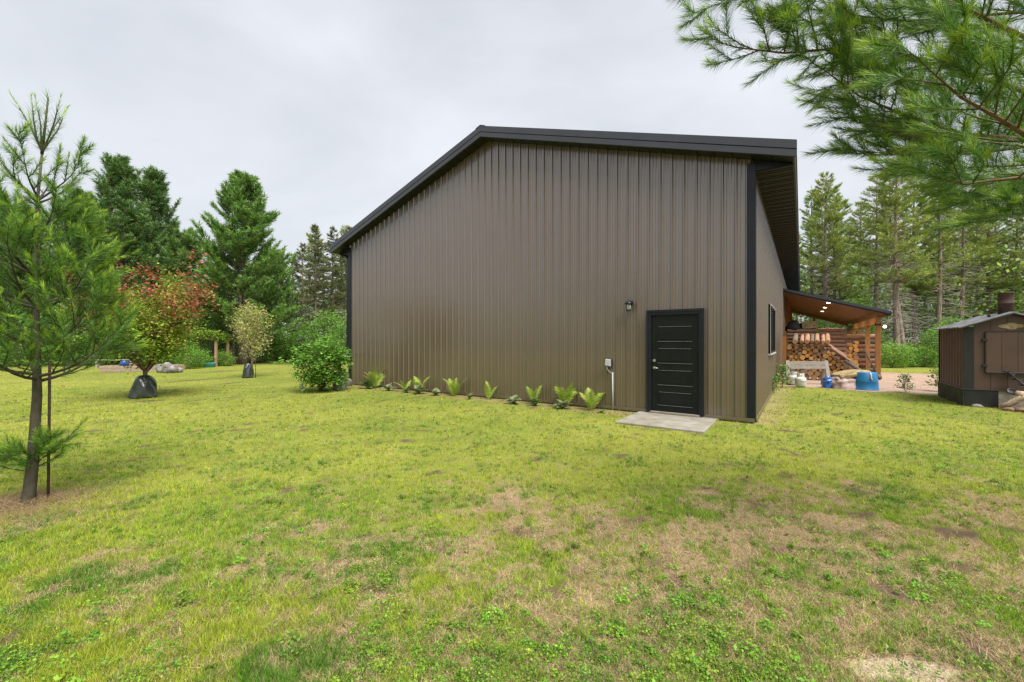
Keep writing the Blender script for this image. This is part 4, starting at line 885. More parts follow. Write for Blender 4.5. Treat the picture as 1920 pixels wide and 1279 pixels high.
# ------------------------------------------------------------------ broad-leaved shrubs and small trees
def leafy(name, seed, rx, ry, rz, zc, nclump, per, size, col, stems=6, bark='bark_grey', tipcol=None, tipz=None, up=.5, base=.03, shell=.55, asp=.62, spread=.16, sr=.02):
    g = np.random.default_rng(seed); q = random.Random(seed)
    d = rdir(nclump, g); rad = g.uniform(shell, 1.0, nclump) ** .7; P = d * rad[:, None] * np.array([rx, ry, rz]) * (1 + .16 * g.normal(size=(nclump, 1))); P[:, 2] += zc; P[:, 2] = np.maximum(P[:, 2], base + .05 * g.random(nclump))
    c = np.array(col)[None] * g.uniform(.7, 1.25, (nclump, 1))
    if tipcol is not None:
        w = sstep(tipz[0], tipz[1], P[:, 2] / (zc + rz) + .25 * (rad - .75) + .14 * g.normal(size=nclump))[:, None]; c = c * (1 - w) + np.array(tipcol) * g.uniform(.75, 1.25, (nclump, 1)) * w
    PP = np.repeat(P, per, 0) + g.normal(size=(nclump * per, 3)) * spread * np.array([1, 1, .7]); CC = np.repeat(c, per, 0)
    k = PP[:, 2] > .01; V, Cc = leaves(PP[k], size, CC[k], .2, up, asp, g)
    t = thing(name, 'x', 'shrub'); st = MB()
    sel = g.choice(nclump, min(stems * 9, nclump), False)
    for i in range(stems):
        a = 6.28 * i / stems + q.uniform(-.3, .3); hub = Vector((math.cos(a) * rx * .28, math.sin(a) * ry * .28, zc * .75)); b0 = Vector((math.cos(a) * sr * 1.6, math.sin(a) * sr * 1.6, -.02))
        st.tube([b0, b0.lerp(hub, .5) + Vector((0, 0, zc * .1)), hub], [sr, sr * .8, sr * .55], 6)
        for s in sel[i::stems]: e = Vector(P[s]); st.tube([hub, hub.lerp(e, .55) + Vector((0, 0, .05)), e], [sr * .45, sr * .3, sr * .12], 4, cap=False)
    st.build('stems', bark, t); ob('foliage', npmesh('foliage', V, 4, Cc, 'leaf'), t); return t
bu = leafy('bush', 31, .72, .70, .80, .85, 330, 22, .085, (.14, .29, .038), 7, up=.9, base=.06, shell=.5, spread=.085)
bx2, by2 = gp(590, 738); bu.location = (bx2, by2 + .45, 0); bu['label'] = 'round leafy green bush on the lawn at the barn corner'; bu['category'] = 'bush'
stx, sty = gp(566, 735); tag(MB().box(-.03, .03, -.03, .03, 0, .28).build('marker_stub', 'tank', None, (stx, sty, 0), .3, .004), 'short pale marker stub under the edge of the bush', 'stake')
# red-leaved tree with a watering bag
def small_tree(name, label, u, v, trunk_pts, limbs, foliage, bark='bark_grey', r0=.05):
    x, y = gp(u, v); t = thing(name, label, 'tree', (x, y, 0)); mb = MB(); mb.tube(trunk_pts, [r0 * (1.2 - .5 * i / len(trunk_pts)) for i in range(len(trunk_pts))], 9)
    for pts, r in limbs: mb.tube(pts, [r * (1 - .75 * i / (len(pts) - 1)) for i in range(len(pts))], 6, cap=False)
    mb.build('trunk', bark, t); ob('crown', foliage, t); return t
g = np.random.default_rng(50); q = random.Random(50)
limbs, tips = [], []
for i in range(15):
    a = 6.28 * i / 15 * 2.4; el = q.uniform(.62, 1.35); ln = q.uniform(1.6, 2.5); b = Vector((0, 0, .62 + .05 * i / 3)); d = Vector((math.cos(a) * math.cos(el), math.sin(a) * math.cos(el), math.sin(el)))
    pts = [b, b + d * ln * .3, b + d * ln * .65 + Vector((0, 0, .1)), b + d * ln + Vector((0, 0, .25))]; limbs.append((pts, .028))
    for j in range(46):
        s = q.uniform(.06, 1.0); p = pts[1].lerp(pts[2], s / .65) if s < .65 else pts[2].lerp(pts[3], (s - .65) / .35); e = p + Vector((q.gauss(0, 1), q.gauss(0, 1), q.gauss(.15, .6))) * .30; tips.append(e)
        if j % 3 == 0: limbs.append(([p, e], .007))
tips = np.array([tuple(t) for t in tips]); tips[:, 2] = np.maximum(tips[:, 2], .70); tips[:, 0] = tips[:, 0] * .98 + .12
w = sstep(.50, 1.0, tips[:, 2] / 3.6 + .30 * np.hypot(tips[:, 0], tips[:, 1]) / 1.2 - .12 + .16 * g.normal(size=len(tips)))[:, None]
tc = np.array((.235, .355, .036)) * (1 - w) + np.array((.330, .080, .055)) * w
PP = np.repeat(tips, 25, 0) + g.normal(size=(len(tips) * 25, 3)) * .12; CC = np.repeat(tc, 25, 0) * g.uniform(.7, 1.3, (len(PP), 1)); PP = (PP - np.array([0, 0, .6])) * np.array([.90, .90, 1.20]) + np.array([0, 0, .6]); V, Cc = leaves(PP, .080, CC, .2, .5, .62, g)
small_tree('red_leaved_tree', 'small bushy tree with reddish upper leaves growing out of a bag', 272, 746, [(0, 0, 0), (.01, 0, .35), (0, 0, .72)], limbs, npmesh('crown', V, 4, Cc, 'leaf'), r0=.055)
def water_bag(u, v, h, r, seed, label):
    x, y = gp(u, v); qq = random.Random(seed); ph = [qq.uniform(0, 6.28) for _ in range(6)]
    mb = MB(); prof = [(r * .98, 0), (r * 1.03, .03), (r * .99, .12 * h / .55), (r * .93, .25 * h / .55), (r * .82, .36 * h / .55), (r * .68, .45 * h / .55), (r * .5, .52 * h / .55), (r * .33, h), (r * .22, h * .97)]
    def wob(i, a): return 1 + .09 * math.sin(3 * a + ph[0] + i * .9) + .06 * math.sin(5 * a + ph[1] - i * 1.3) + .04 * math.sin(9 * a + ph[2] + i * 2.1)
    mb.lathe(prof, 44, (0, 0, 0), 0, wob); o = mb.build('watering_bag', 'bag', None, (x, y, 0)); sd = o.modifiers.new('sub', 'SUBSURF'); sd.levels = 1; sd.render_levels = 2
    return tag(o, label, 'bag')
water_bag(270, 746, .60, .285, 3, 'wrinkled dark watering bag round the red-leaved tree trunk'); water_bag(465, 709, .60, .20, 9, 'wrinkled dark watering bag round the pale young tree')
# pale narrow-leaved young tree
g = np.random.default_rng(61); q = random.Random(61); limbs, tips = [], []
for i in range(16):
    a = 2.4 * i; z0 = .55 + 1.9 * i / 16; el = q.uniform(.75, 1.15); ln = (1.45 - .65 * i / 16) * q.uniform(.8, 1.1); b = Vector((0, 0, z0)); d = Vector((math.cos(a) * math.cos(el), math.sin(a) * math.cos(el), math.sin(el)))
    pts = [b, b + d * ln * .5, b + d * ln]; limbs.append((pts, .016))
    for j in range(26):
        s = q.uniform(.25, 1.05); p = pts[0].lerp(pts[2], s); e = p + Vector((q.gauss(0, 1), q.gauss(0, 1), q.gauss(0, .8))) * .17; tips.append(tuple(e))
        if j % 3 == 0: limbs.append(([p, e], .005))
tips = np.array(tips) * np.array([.82, .82, 1.03]); PP = np.repeat(tips, 8, 0) + g.normal(size=(len(tips) * 8, 3)) * .085; CC = np.array((.42, .43, .13))[None] * g.uniform(.6, 1.3, (len(PP), 1)); V, Cc = leaves(PP, .095, CC, .15, .2, .34, g)
small_tree('young_tree', 'young pale yellow-green narrow-leaved tree growing out of a bag', 472, 708, [(0, 0, 0), (.02, 0, 1.0), (-.02, 0, 1.8), (.0, 0, 2.5)], limbs, npmesh('crown', V, 4, Cc, 'leaf'), 'bark_pink', .032)
sx3, sy3 = gp(479, 709); tag(MB().tube([(0, 0, -.05), (0.01, 0, .95)], .012, 6).build('stake', 'boiler_black', None, (sx3, sy3, 0)), 'thin dark stake beside the pale young tree', 'stake')
# ------------------------------------------------------------------ kitchen garden past the lawn
x0_, y0_ = gp(186, 698); x1_, y1_ = gp(302, 700)
rb_ = thing('raised_bed', 'low timber-edged raised garden bed past the red-leaved tree', 'garden bed', (x0_, y0_, 0), 0)
wd_ = (x1_ - x0_) * .86
for zz in (0, .145): MB().box(0, wd_, 0, .09, zz, zz + .14).build('timber', 'timber', rb_, bevel=.01)
for zz in (0, .145): MB().box(.0, .09, .091, 1.3, zz, zz + .14).build('timber', 'timber', rb_, bevel=.01); MB().box(wd_ - .09, wd_, .091, 1.3, zz, zz + .14).build('timber', 'timber', rb_, bevel=.01)
MB().box(.0, wd_, 1.3, 1.39, 0, .285).build('timber', 'timber', rb_, bevel=.01)
MB().box(.091, wd_ - .091, .091, 1.299, 0, .22).build('soil', 'soil', rb_)
pp = at(237, 686, 21.4); pt = MB().lathe([(.10, 0), (.17, .03), (.19, .16), (.15, .27), (.13, .28), (.15, .31), (.12, .31)], 20).build('blue_pot', 'pot_blue', None, (pp.x, 21.3, .22)); tag(pt, 'round glazed blue pot standing in the raised bed', 'pot')
MB_ = MB().box(-.9, .9, -.05, .05, .0, .05); 
pbx = at(220, 684, 23.2); tb = thing('garden_bench', 'low pale plank bench behind the blue pot', 'bench', (pbx.x, 23.3, 0), 0)
MB().box(-1.3, 1.0, -.2, .2, .42, .47).build('seat', 'grey_wood', tb, bevel=.005)
for s in (-1.1, .8): MB().box(s - .05, s + .05, -.18, .18, 0, .42).build('leg', 'grey_wood_z', tb)
for i, (u, v, r, lb) in enumerate(((302, 699, (.22, .20, .24), 'low grey rock touching the raised bed end'), (313, 700, (.20, .2, .30), 'pale upright rock, biggest of the garden rocks'), (324, 700, (.26, .2, .22), 'flat-topped brown-grey rock in the garden edge'), (336, 699, (.16, .16, .14), 'small rock at the end of the garden rocks'))):
    x, y = gp(u, v); tag(MB().blob((0, 0, r[2] * .7), r, random.Random(20 + i), 11, 8, .13).build('garden_rock', 'grey_stone', None, (x, y, 0), i), lb, 'rock')
ax, ay = gp(405, 688); arb = thing('arbor', 'timber garden arbor with dark netting and climbing vine', 'arbor', (ax, ay, 0), 0)
AW = 1.75
for s in (0, -AW):
    for yy in (0, 1.0): MB().box(s - .06, s + .06, yy - .05, yy + .05, 0, 1.50 + .3 * (s < 0)).build('post', 'timber_z', arb)
for yy in (-.0, 1.0): MB().bar((-AW - .15, yy, 1.86), (.10, yy, 1.54), .06, .09).build('beam', 'timber', arb)
nt = MB()
for i in range(13): nt.box(-.95 + i * .072, -.944 + i * .072, .04, .05, .45, 1.50)
for i in range(16): nt.box(-.95, -.08, .041, .049, .45 + i * .068, .456 + i * .068)
tag(nt.build('netting', 'net', arb), None, None, None, 'stuff')
for i in range(4): MB().tube([(-.9 + i * .26, .05, 0), (-.9 + i * .26, .05, .55)], .012, 6).build('net_stake', 'boiler_black', arb)
g = np.random.default_rng(71); n = 3600; PP = np.stack([g.uniform(-AW - .5, .18, n), g.uniform(-.3, 1.2, n), np.zeros(n)], 1); PP[:, 2] = 1.95 - .18 * (PP[:, 0] + AW) + g.normal(size=n) * .13 + .25 * fbm(PP[:, 0] * 2 + 30, PP[:, 1] * 2, 1); k = PP[:, 0] < -.8; hang = g.random(n) < .45
PP[:, 2] = np.where(k & hang, g.uniform(.1, 1.9, n), PP[:, 2]); V, Cc = leaves(PP, .12, np.array((.20, .30, .04)), .25, .8, .75, g)
ob('vine', npmesh('vine', V, 4, Cc, 'leaf'), arb)
xx, yy = gp(396, 689); tag(MB().lathe([(.25, 0), (.30, .22), (.32, .24), (.29, .24), (.26, .05)], 22).build('turquoise_bin', 'turquoise', None, (xx, yy - .1, 0)), 'turquoise plastic tub at the foot of the arbor netting', 'tub')
xx, yy = gp(437, 682); tag(MB().tube([(0, 0, -.05), (0.02, 0, .15), (-.02, 0, .7), (.04, 0, 1.12)], [.36, .27, .23, .21], 12, wob=lambda i, k: 1 + .1 * math.sin(k * 2.1 + i)).build('tree_stump', 'bark_grey', None, (xx, yy, 0)), 'tall broken tree stump between arbor and dense pine', 'stump')

SH = [leafy('shrub', 81, 1.0, .9, .85, .85, 170, 26, .085, (.20, .37, .045), 5, up=.8, spread=.15),
      leafy('shrub', 82, 1.0, 1.0, 1.1, 1.05, 190, 26, .085, (.15, .31, .042), 5, up=.7, spread=.17),
      leafy('shrub', 83, .9, .9, 1.5, 1.5, 190, 26, .09, (.17, .33, .048), 4, up=.6, spread=.18)]
LT = [leafy('broadleaf_tree', 91, 1.7, 1.7, 2.6, 3.6, 190, 26, .105, (.19, .34, .05), 3, 'bark_grey', up=.6, spread=.30, base=.9, shell=.3, sr=.06),
      leafy('broadleaf_tree', 92, 1.4, 1.4, 3.0, 4.2, 170, 26, .105, (.22, .36, .055), 2, 'bark_grey', up=.6, spread=.28, base=1.2, shell=.3, sr=.06)]
UL = set()
def plant(src, u, v, s, label, group=None, cat=None, rz=None, Y=None):
    if Y is None: x, Y = gp(u, v)
    x = (u - CX) / F * Y; rz = rg.uniform(0, 6) if rz is None else rz; ss = s if isinstance(s, tuple) else (s, s, s)
    if src.name not in UL: UL.add(src.name); o = src; o.location = (x, Y, -.02); o.rotation_euler = (0, 0, rz); o.scale = ss
    else: o = tree_copy(src, (x, Y, -.02), rz, ss)
    o['label'] = label
    if cat: o['category'] = cat
    if group: o['group'] = group
    return o
GR, GL = 'shrubs at the edge of the woods by the drive', 'shrubs at the edge of the woods by the garden'
for u, v, s, k, lb in ((1672, 690, .85, 0, 'bright shrub just past the lean-to post'), (1704, 689, .60, 1, 'shrub at the foot of the paired pale trunks'), (1732, 689, .75, 0, 'low bright shrub between pale trunks and boiler'),
                      (1760, 689, .85, 2, 'upright shrub rising beside the boiler wall')): plant(SH[k], u, v, s, lb, GR, 'shrub')
for u, Y, s, k, lb in ((1600, 29, 1.5, 2, 'leafy shrub seen through the back of the lean-to'), (1640, 31, 1.1, 1, 'leafy shrub filling the gap right behind the posts'), (1530, 33, 1.6, 1, 'leafy shrub glimpsed above the rear logs'), (1790, 28, 1.1, 2, 'tall shrub rising behind the boiler roof'), (1840, 29, 1.2, 1, 'dense shrub directly behind the chimney'), (1890, 28, 1.1, 2, 'shrub past the chimney'), (1940, 28, 1.2, 0, 'broad shrub beyond the boiler far side')):
    plant(SH[k], u, None, s, lb, GR, 'shrub', None, Y)
for u, Y, s, k, lb in ((1560, 38, .8, 0, 'green broadleaf tree behind the lean-to roof slope'), (1618, 42, .9, 1, 'green broadleaf tree above the low end of the lean-to roof'), (1662, 40, .75, 0, 'broadleaf tree between lean-to post and pale trunks'), (1722, 36, .8, 1, 'broadleaf tree behind the dead-limbed pine'),
                      (1755, 34, .75, 0, 'dark green broadleaf tree beside the reddish pine'), (1800, 36, .9, 1, 'broadleaf tree spreading above the boiler roof'), (1845, 34, .9, 0, 'bright broadleaf tree just left of the chimney'.replace('just left of', 'next to')), (1885, 38, 1.0, 1, 'broadleaf tree behind the chimney top'), (1925, 35, 1.0, 0, 'broadleaf tree at the far end of the woods edge'), (1545, 44, 1.25, 1, 'pale broadleaf tree deep in the woods behind the barn eave'), (1590, 46, 1.3, 0, 'broadleaf tree deep in the woods above the lean-to roof'), (1645, 44, 1.25, 1, 'broadleaf tree deep in the woods past the lean-to lamp'), (1708, 43, 1.3, 0, 'broadleaf tree deep behind the paired pale trunks'), (1770, 44, 1.35, 1, 'broadleaf tree deep behind the reddish pine'), (1825, 45, 1.35, 0, 'broadleaf tree deep behind the boiler ridge'), (1900, 45, 1.4, 1, 'broadleaf tree deep behind the chimney')):
    plant(LT[k], u, None, s, lb, 'broadleaf trees in the woods', 'tree', None, Y)
for u, v, s, k, lb in ((421, 687, .55, 0, 'small rounded shrub between the arbor and stump'), (355, 692, .60, 1, 'leafy garden plant beside the garden rocks'), (375, 689, .62, 0, 'garden plant growing under the arbor vine'), (295, 690, .75, 2, 'tall garden plant behind the raised bed')): plant(SH[k], u, v, s, lb, 'garden shrubs', 'shrub')
for u, Y, s, k, lb in ((500, 30, 1.3, 1, 'dark shrub beside the dense pine trunk'), (535, 31, 1.25, 0, 'shrub under the low pine'), (572, 31, 1.3, 1, 'shrub behind the round bush'), (612, 32, 1.35, 2, 'shrub seen over the round bush top'), (648, 30, 1.4, 1, 'leafy shrub against the barn downspout corner'),
                      (440, 30, 1.4, 2, 'leafy shrub behind the tree stump'), (400, 28, 1.4, 2, 'dark shrub behind the arbor'), (340, 27, 1.3, 1, 'shrub behind the garden rocks'), (262, 27, 1.3, 2, 'shrub behind the garden bench'), (200, 26, 1.3, 1, 'shrub behind the raised bed'), (120, 25, 1.4, 2, 'shrub beyond the staked young pine'), (40, 25, 1.4, 1, 'shrub behind the young pine trunk')):
    plant(SH[k], u, None, s, lb, GL, 'shrub', None, Y)
# weeds by the gravel and at the barn's foot
WD = leafy('weed', 95, .20, .20, .30, .34, 34, 9, .07, (.140, .235, .045), 3, up=.5, spread=.06, sr=.006)
plant(WD, 1698, 737, .85, 'tall leafy weed alone on the gravel before the boiler', 'weeds on the gravel edge', 'weed')
for u, v, s, lb in ((1762, 735, 1.1, 'weed against the corner of the boiler base'), (1779, 741, .8, 'low weed before the mossy boiler base'), (1466, 727, 1.2, 'dark weed between the wall and wooden rack'), (1450, 738, .8, 'grassy weed along the foot of the side wall')): plant(WD, u, v, s, lb, 'weeds on the gravel edge', 'weed')

# ------------------------------------------------------------------ far woods: a ring of forest nobody could count
g = np.random.default_rng(101); P, D, Cs = [], [], []
n = 13000; th = np.where(g.random(n) < .72, g.uniform(-1.15, 1.15, n), g.uniform(1.15, 2 * math.pi - 1.15, n)); rr = g.uniform(46, 64, n); hmax = 3.4 + 4.6 * fbm(th * 12 + 60, rr * 0 + 3, 2, 4) + 2.4; z = hmax * g.random(n) ** .9
sx_w = rr * np.sin(th); sy_w = rr * np.cos(th)
P = np.stack([sx_w, sy_w, z], 1); col = np.array((.155, .265, .050))[None] * g.uniform(.55, 1.5, (n, 1)); col[:, 0] *= g.uniform(.8, 1.5, n)
PP = np.repeat(P, 12, 0) + g.normal(size=(n * 12, 3)) * np.array([.7, .7, .55]); PP[:, 2] = np.maximum(PP[:, 2], .1); V, Cc = leaves(PP, .32, np.repeat(col, 12, 0), .25, .4, .7, g)
tag(ob('far_woods', npmesh('far_woods', V, 4, Cc, 'leaf')), 'mass of distant mixed forest all round the clearing', None, None, 'stuff')
FT = T_thin + T_red
for i in range(26):
    a = (-62 + 124 * i / 25 + rg.uniform(-1.5, 1.5)); Y = 50 + rg.uniform(-3, 8); u = CX + F * math.tan(math.radians(a * .82))
    if 700 < u < 1490: continue
    place(FT[rg.randrange(5)], US, u, Y, 440 + rg.uniform(-25, 25), rg.uniform(0, 6), 'distant conifer standing in the far woods', 'distant conifers of the far woods')
# undergrowth carpet under the woods
g = np.random.default_rng(103); n = 26000; X = g.uniform(-55, 60, n); Y = g.uniform(25, 52, n)
lx = (X - BX) * CA - (Y - BY) * SA; ly = (X - BX) * SA + (Y - BY) * CA
k = ((X < 0) & (Y > 27 + 1.2 * np.sin(X)) & ((lx < -13.2))) | ((lx > 5) & (Y > 25 + .8 * np.sin(X * 1.3))) | ((ly > 29) & (lx > -13))
X, Y = X[k], Y[k]; PP = np.stack([X, Y, g.random(len(X)) ** 1.5 * (.25 + .75 * fbm(X * .4, Y * .4, 3))], 1)
V, Cc = leaves(PP, .26, np.array((.15, .28, .04))[None] * g.uniform(.6, 1.3, (len(X), 1)), .2, 1.0, .7, g)
tag(ob('undergrowth', npmesh('undergrowth', V, 4, Cc, 'leaf')), 'low leafy undergrowth at the foot of the woods', None, None, 'stuff')

# ------------------------------------------------------------------ near pines: needles built one by one
class Pine:
    def __init__(s, seed): s.w = MB(); s.P, s.D, s.L, s.N = [], [], [], []; s.q = random.Random(seed); s.g = np.random.default_rng(seed)
    def shoot(s, p, d, l, new): s.P.append(tuple(p)); s.D.append(tuple(Vector(d).normalized())); s.L.append(l); s.N.append(new)
    def twig(s, p, d, l, r, depth=1, bare=.1):
        q = s.q; d = Vector(d).normalized(); n = 3; pts = [Vector(p)]
        for i in range(n): d = (d + Vector((q.uniform(-.14, .14), q.uniform(-.14, .14), q.uniform(-.02, .20)))).normalized(); pts.append(pts[-1] + d * l / n)
        s.w.tube(pts, [r, r * .8, r * .6, r * .45], 5, cap=False)
        for i in range(n): 
            if i or bare < .3: s.shoot(pts[i], pts[i + 1] - pts[i], l / n, .15 + .25 * i / n)
        s.shoot(pts[-1], d, min(.14, l * .35), 1.0)
        if depth:
            for k in range(q.randint(2, 3)): sd = d.cross(Vector((q.uniform(-1, 1), q.uniform(-1, 1), q.uniform(.2, 1)))).normalized(); s.twig(pts[-2] if k else pts[-1], d * .8 + sd * q.uniform(.5, .9) + UP * .1, l * q.uniform(.45, .7), r * .6, depth - 1)
    def limb(s, pts, r0, ntw, twl, start=.2, depth=1, up=.2):
        q = s.q; pts = [Vector(p) for p in pts]; seg = [(pts[i + 1] - pts[i]).length for i in range(len(pts) - 1)]; tot = sum(seg)
        s.w.tube(pts, [r0 * (1 - .78 * i / (len(pts) - 1)) for i in range(len(pts))], 7, cap=False)
        for j in range(ntw):
            t = start + (1 - start) * (j + q.random()) / ntw; L = t * tot; i = 0
            while i < len(seg) - 1 and L > seg[i]: L -= seg[i]; i += 1
            p = pts[i].lerp(pts[i + 1], min(1, L / seg[i])); d = (pts[i + 1] - pts[i]).normalized(); sd = d.cross(UP); sd = sd.normalized() if sd.length > .05 else Vector((q.uniform(-1, 1), q.uniform(-1, 1), 0)).normalized()
            s.twig(p, d * q.uniform(.5, .9) + sd * q.choice((-1, 1)) * q.uniform(.4, .95) + UP * q.uniform(-.1, up + .25), twl * (1.15 - .55 * t) * q.uniform(.7, 1.25), r0 * .3 * (1 - .5 * t) + .002, depth)
        s.twig(pts[-1], pts[-1] - pts[-2], twl * .7, r0 * .25, 1)
    def mesh(s, per_m, nl, w, old, new, lo=.35, hi=.95, newlen=.6):
        P, D, L, N = (np.array(a) for a in (s.P, s.D, s.L, s.N)); n = max(4, int(per_m * L.mean())); col = np.array(old)[None] * (1 - N[:, None]) + np.array(new)[None] * N[:, None]; col = col * s.g.uniform(.75, 1.25, (len(P), 1))
        k = N > .9; a = needles(P[~k], D[~k], L[~k], n, nl, w, col[~k], lo, hi, .18, .22, s.g); b = needles(P[k], D[k], L[k], int(n * 1.1), nl * newlen, w, col[k], lo * .55, hi * .7, .0, .18, s.g)
        return np.vstack([a[0], b[0]]), np.vstack([a[1], b[1]])
# the staked young pine
sx0, sy0 = gp(52, 948); yp = Pine(5); q = yp.q
def tz(z): return Vector((.045 * z + .02 * math.sin(z * 2), .02 * math.sin(z * 1.7), z))
yp.w.tube([tz(z) for z in (-.04, .1, .4, 1, 1.6, 2.2, 2.8, 3.25)], [.062, .045, .040, .033, .023, .016, .011, .008], 10)
for z, n, ln, el, ntw in ((1.16, 5, .64, .12, 8), (1.48, 5, .68, .20, 9), (1.80, 6, .62, .28, 9), (2.12, 5, .48, .42, 7), (2.38, 5, .36, .58, 5), (2.78, 6, .42, .70, 3)):
    a0_ = q.uniform(0, 6.28)
    for i in range(n):
        a = a0_ + 6.28 * i / n + q.uniform(-.25, .25); l = ln * q.uniform(.8, 1.1); d = Vector((math.cos(a), math.sin(a), el)).normalized(); p = tz(z + q.uniform(-.04, .04)); pts = [p]
        for k in range(5): d = (d + Vector((q.uniform(-.08, .08), q.uniform(-.08, .08), .085 + .05 * k))).normalized(); pts.append(pts[-1] + d * l / 5)
        yp.limb(pts, .016 if z < 2.4 else .010, ntw,   .36 if z < 2.3 else .24, .15, 1 if z < 2.6 else 0, .25)
for i in range(7):
    a = 6.28 * i / 7 + .3; yp.twig(tz(3.22), Vector((math.cos(a) * .42, math.sin(a) * .42, 1)), q.uniform(.30, .45), .008, 0)
yp.w.tube([tz(3.2), tz(3.5), tz(3.72)], [.012, .008, .006], 6)
for k in range(4): yp.shoot(tz(3.22 + .13 * k), (0.05, 0, 1), .14, .4)
for a, z in ((.3, .33), (1.2, .42), (2.2, .38), (3.1, .34), (4.0, .30), (4.7, .40), (5.4, .36), (6.0, .44)):
    yp.twig(tz(z), Vector((math.cos(a), math.sin(a), .30)), .26, .006, 1); yp.twig(tz(z + .03), Vector((math.cos(a + .4), math.sin(a + .4), .6)), .18, .005, 1)
yt = thing('young_pine', 'young staked pine sapling with soft long needles on a bare trunk', 'tree', (sx0, sy0, 0)); yp.w.build('trunk', 'bark_young', yt)
V, Cc = yp.mesh(450, .086, .0036, (.066, .185, .034), (.31, .47, .045)); ob('crown', npmesh('crown', V, 3, Cc, 'needle'), yt)
print('sapling tris', len(V) // 3)
tag(MB().tube([(0, 0, -.1), (.012, 0, .8), (.016, 0, 1.3)], .0105, 6).build('stake', 'rod', None, (sx0 + .085, sy0 + .09, 0)), 'thin rusty stake beside the young pine trunk', 'stake')
# the pine whose boughs hang into the picture; its trunk stands outside the frame
bp = Pine(17); q = bp.q; TX, TY = 5.6, 2.3
bp_tr = MB(); bp_tr.tube([(TX, TY, -.1), (TX, TY, .3), (TX + .05, TY, 2), (TX, TY + .05, 5), (TX + .05, TY, 9.0), (TX, TY, 11.5)], [.24, .19, .17, .13, .06, .02], 12)
LIMB = [  # polylines in photo pixels with their distance; the first point is joined to the trunk
    ([(1990, 190, 2.8), (1900, 165, 2.85), (1820, 140, 2.85), (1743, 117, 2.85), (1664, 95, 2.85), (1560, 92, 2.8), (1470, 100, 2.75), (1400, 92, 2.7)], .022, 16, .36, .30),
    ([(1980, 290, 2.3), (1920, 252, 2.25), (1862, 216, 2.2), (1801, 183, 2.15), (1752, 140, 2.1)], .018, 10, .34, .05),
    ([(1930, 262, 2.9), (1800, 250, 2.9), (1690, 214, 2.85), (1610, 180, 2.8), (1545, 132, 2.75)], .016, 14, .36, .15),
    ([(2000, 265, 3.0), (1880, 262, 3.0), (1772, 256, 3.0), (1690, 256, 2.95), (1640, 232, 2.9)], .016, 13, .38, .15),
    ([(2020, 330, 2.5), (1920, 333, 2.5), (1860, 339, 2.5), (1808, 346, 2.5), (1780, 340, 2.5)], .015, 8, .32, .25),
    ([(1800, -120, 2.7), (1700, -60, 2.7), (1580, -22, 2.65), (1450, -12, 2.6), (1350, 0, 2.6)], .016, 11, .32, .25),
    ([(1980, 270, 3.3), (1850, 285, 3.3), (1780, 290, 3.3), (1700, 292, 3.25), (1640, 286, 3.2)], .014, 13, .38, .15),
    ([(2050, 360, 2.9), (1980, 385, 2.9), (1930, 400, 2.9), (1890, 410, 2.9)], .012, 8, .32, .0),
    ([(2050, 120, 2.4), (1960, 90, 2.4), (1880, 50, 2.4), (1800, 10, 2.4), (1740, -10, 2.4)], .018, 13, .36, .05),
    ([(2060, 30, 2.8), (1960, 20, 2.8), (1830, 30, 2.8), (1700, 40, 2.8), (1610, 30, 2.75)], .016, 14, .36, .10),
    ([(1980, 200, 3.2), (1860, 180, 3.2), (1740, 165, 3.15), (1660, 140, 3.1), (1610, 150, 3.1)], .014, 13, .38, .1),
    ([(2040, 300, 3.5), (1920, 310, 3.5), (1800, 316, 3.5), (1740, 330, 3.5), (1690, 326, 3.4)], .013, 13, .38, .1),
    ([(2050, 330, 3.2), (1960, 350, 3.2), (1880, 372, 3.2), (1840, 378, 3.2)], .012, 8, .34, .05),
]
for pts, r, n, tl, st in LIMB:
    P_ = [at(*p) for p in pts]; zt = P_[0].z - .35; tr0 = Vector((TX, TY, max(1.9, zt)))
    bp_tr.tube([tr0, tr0.lerp(P_[0], .5) + Vector((0, 0, .12)), P_[0]], [r * 1.7, r * 1.4, r], 7, cap=False)
    bp.limb(P_, r * .85, int(n * 1.35), tl * 1.05, st, 1, .22)
ot = thing('overhanging_pine', 'big pine whose long-needled boughs hang over the lawn', 'tree', (0, 0, 0)); bp_tr.build('trunk', 'bark_grey', ot); bp.w.build('boughs', 'twig', ot)
V, Cc = bp.mesh(560, .098, .0028, (.046, .155, .026), (.27, .41, .042), .35, 1.0, .85); ob('needles', npmesh('needles', V, 3, Cc, 'needle'), ot)
print('bough tris', len(V) // 3)

# ------------------------------------------------------------------ grass, straw and weeds of the lawn
def clear_of(X, Y):
    lx, ly = (X - BX) * CA - (Y - BY) * SA, (X - BX) * SA + (Y - BY) * CA
    k = ~((lx > -12.25) & (lx < .06) & (ly > -.05) & (ly < 27.5)) & ~((lx > -2.05) & (lx < -.60) & (ly > -1.39) & (ly < 0)) & ~((lx > 3.78) & (lx < 5.3) & (ly > 5.1) & (ly < 7.4)) & ~((lx > 0) & (lx < 3.6) & (ly > 12))
    return k & ~((X < 0) & (Y > 27.5)) & ~((lx > 4) & (Y > 26)) & (np.hypot(X - sx0, Y - sy0) > .07)
def blades(X, Y, h, wdt, lean, col, g):
    n = len(X); a = g.uniform(0, 6.283, n); b = g.uniform(0, 6.283, n); s = np.stack([np.cos(a), np.sin(a), np.zeros(n)], 1) * (wdt / 2)[:, None]
    B = np.stack([X, Y, np.full(n, -.002)], 1); T = B + np.stack([np.cos(b) * lean * h, np.sin(b) * lean * h, h * np.sqrt(np.maximum(.05, 1 - np.minimum(lean, .97) ** 2)) + .004], 1)
    return np.stack([B - s, B + s, T], 1).reshape(-1, 3), np.repeat(np.clip(col, .005, 1), 3, 0)
g = np.random.default_rng(201)
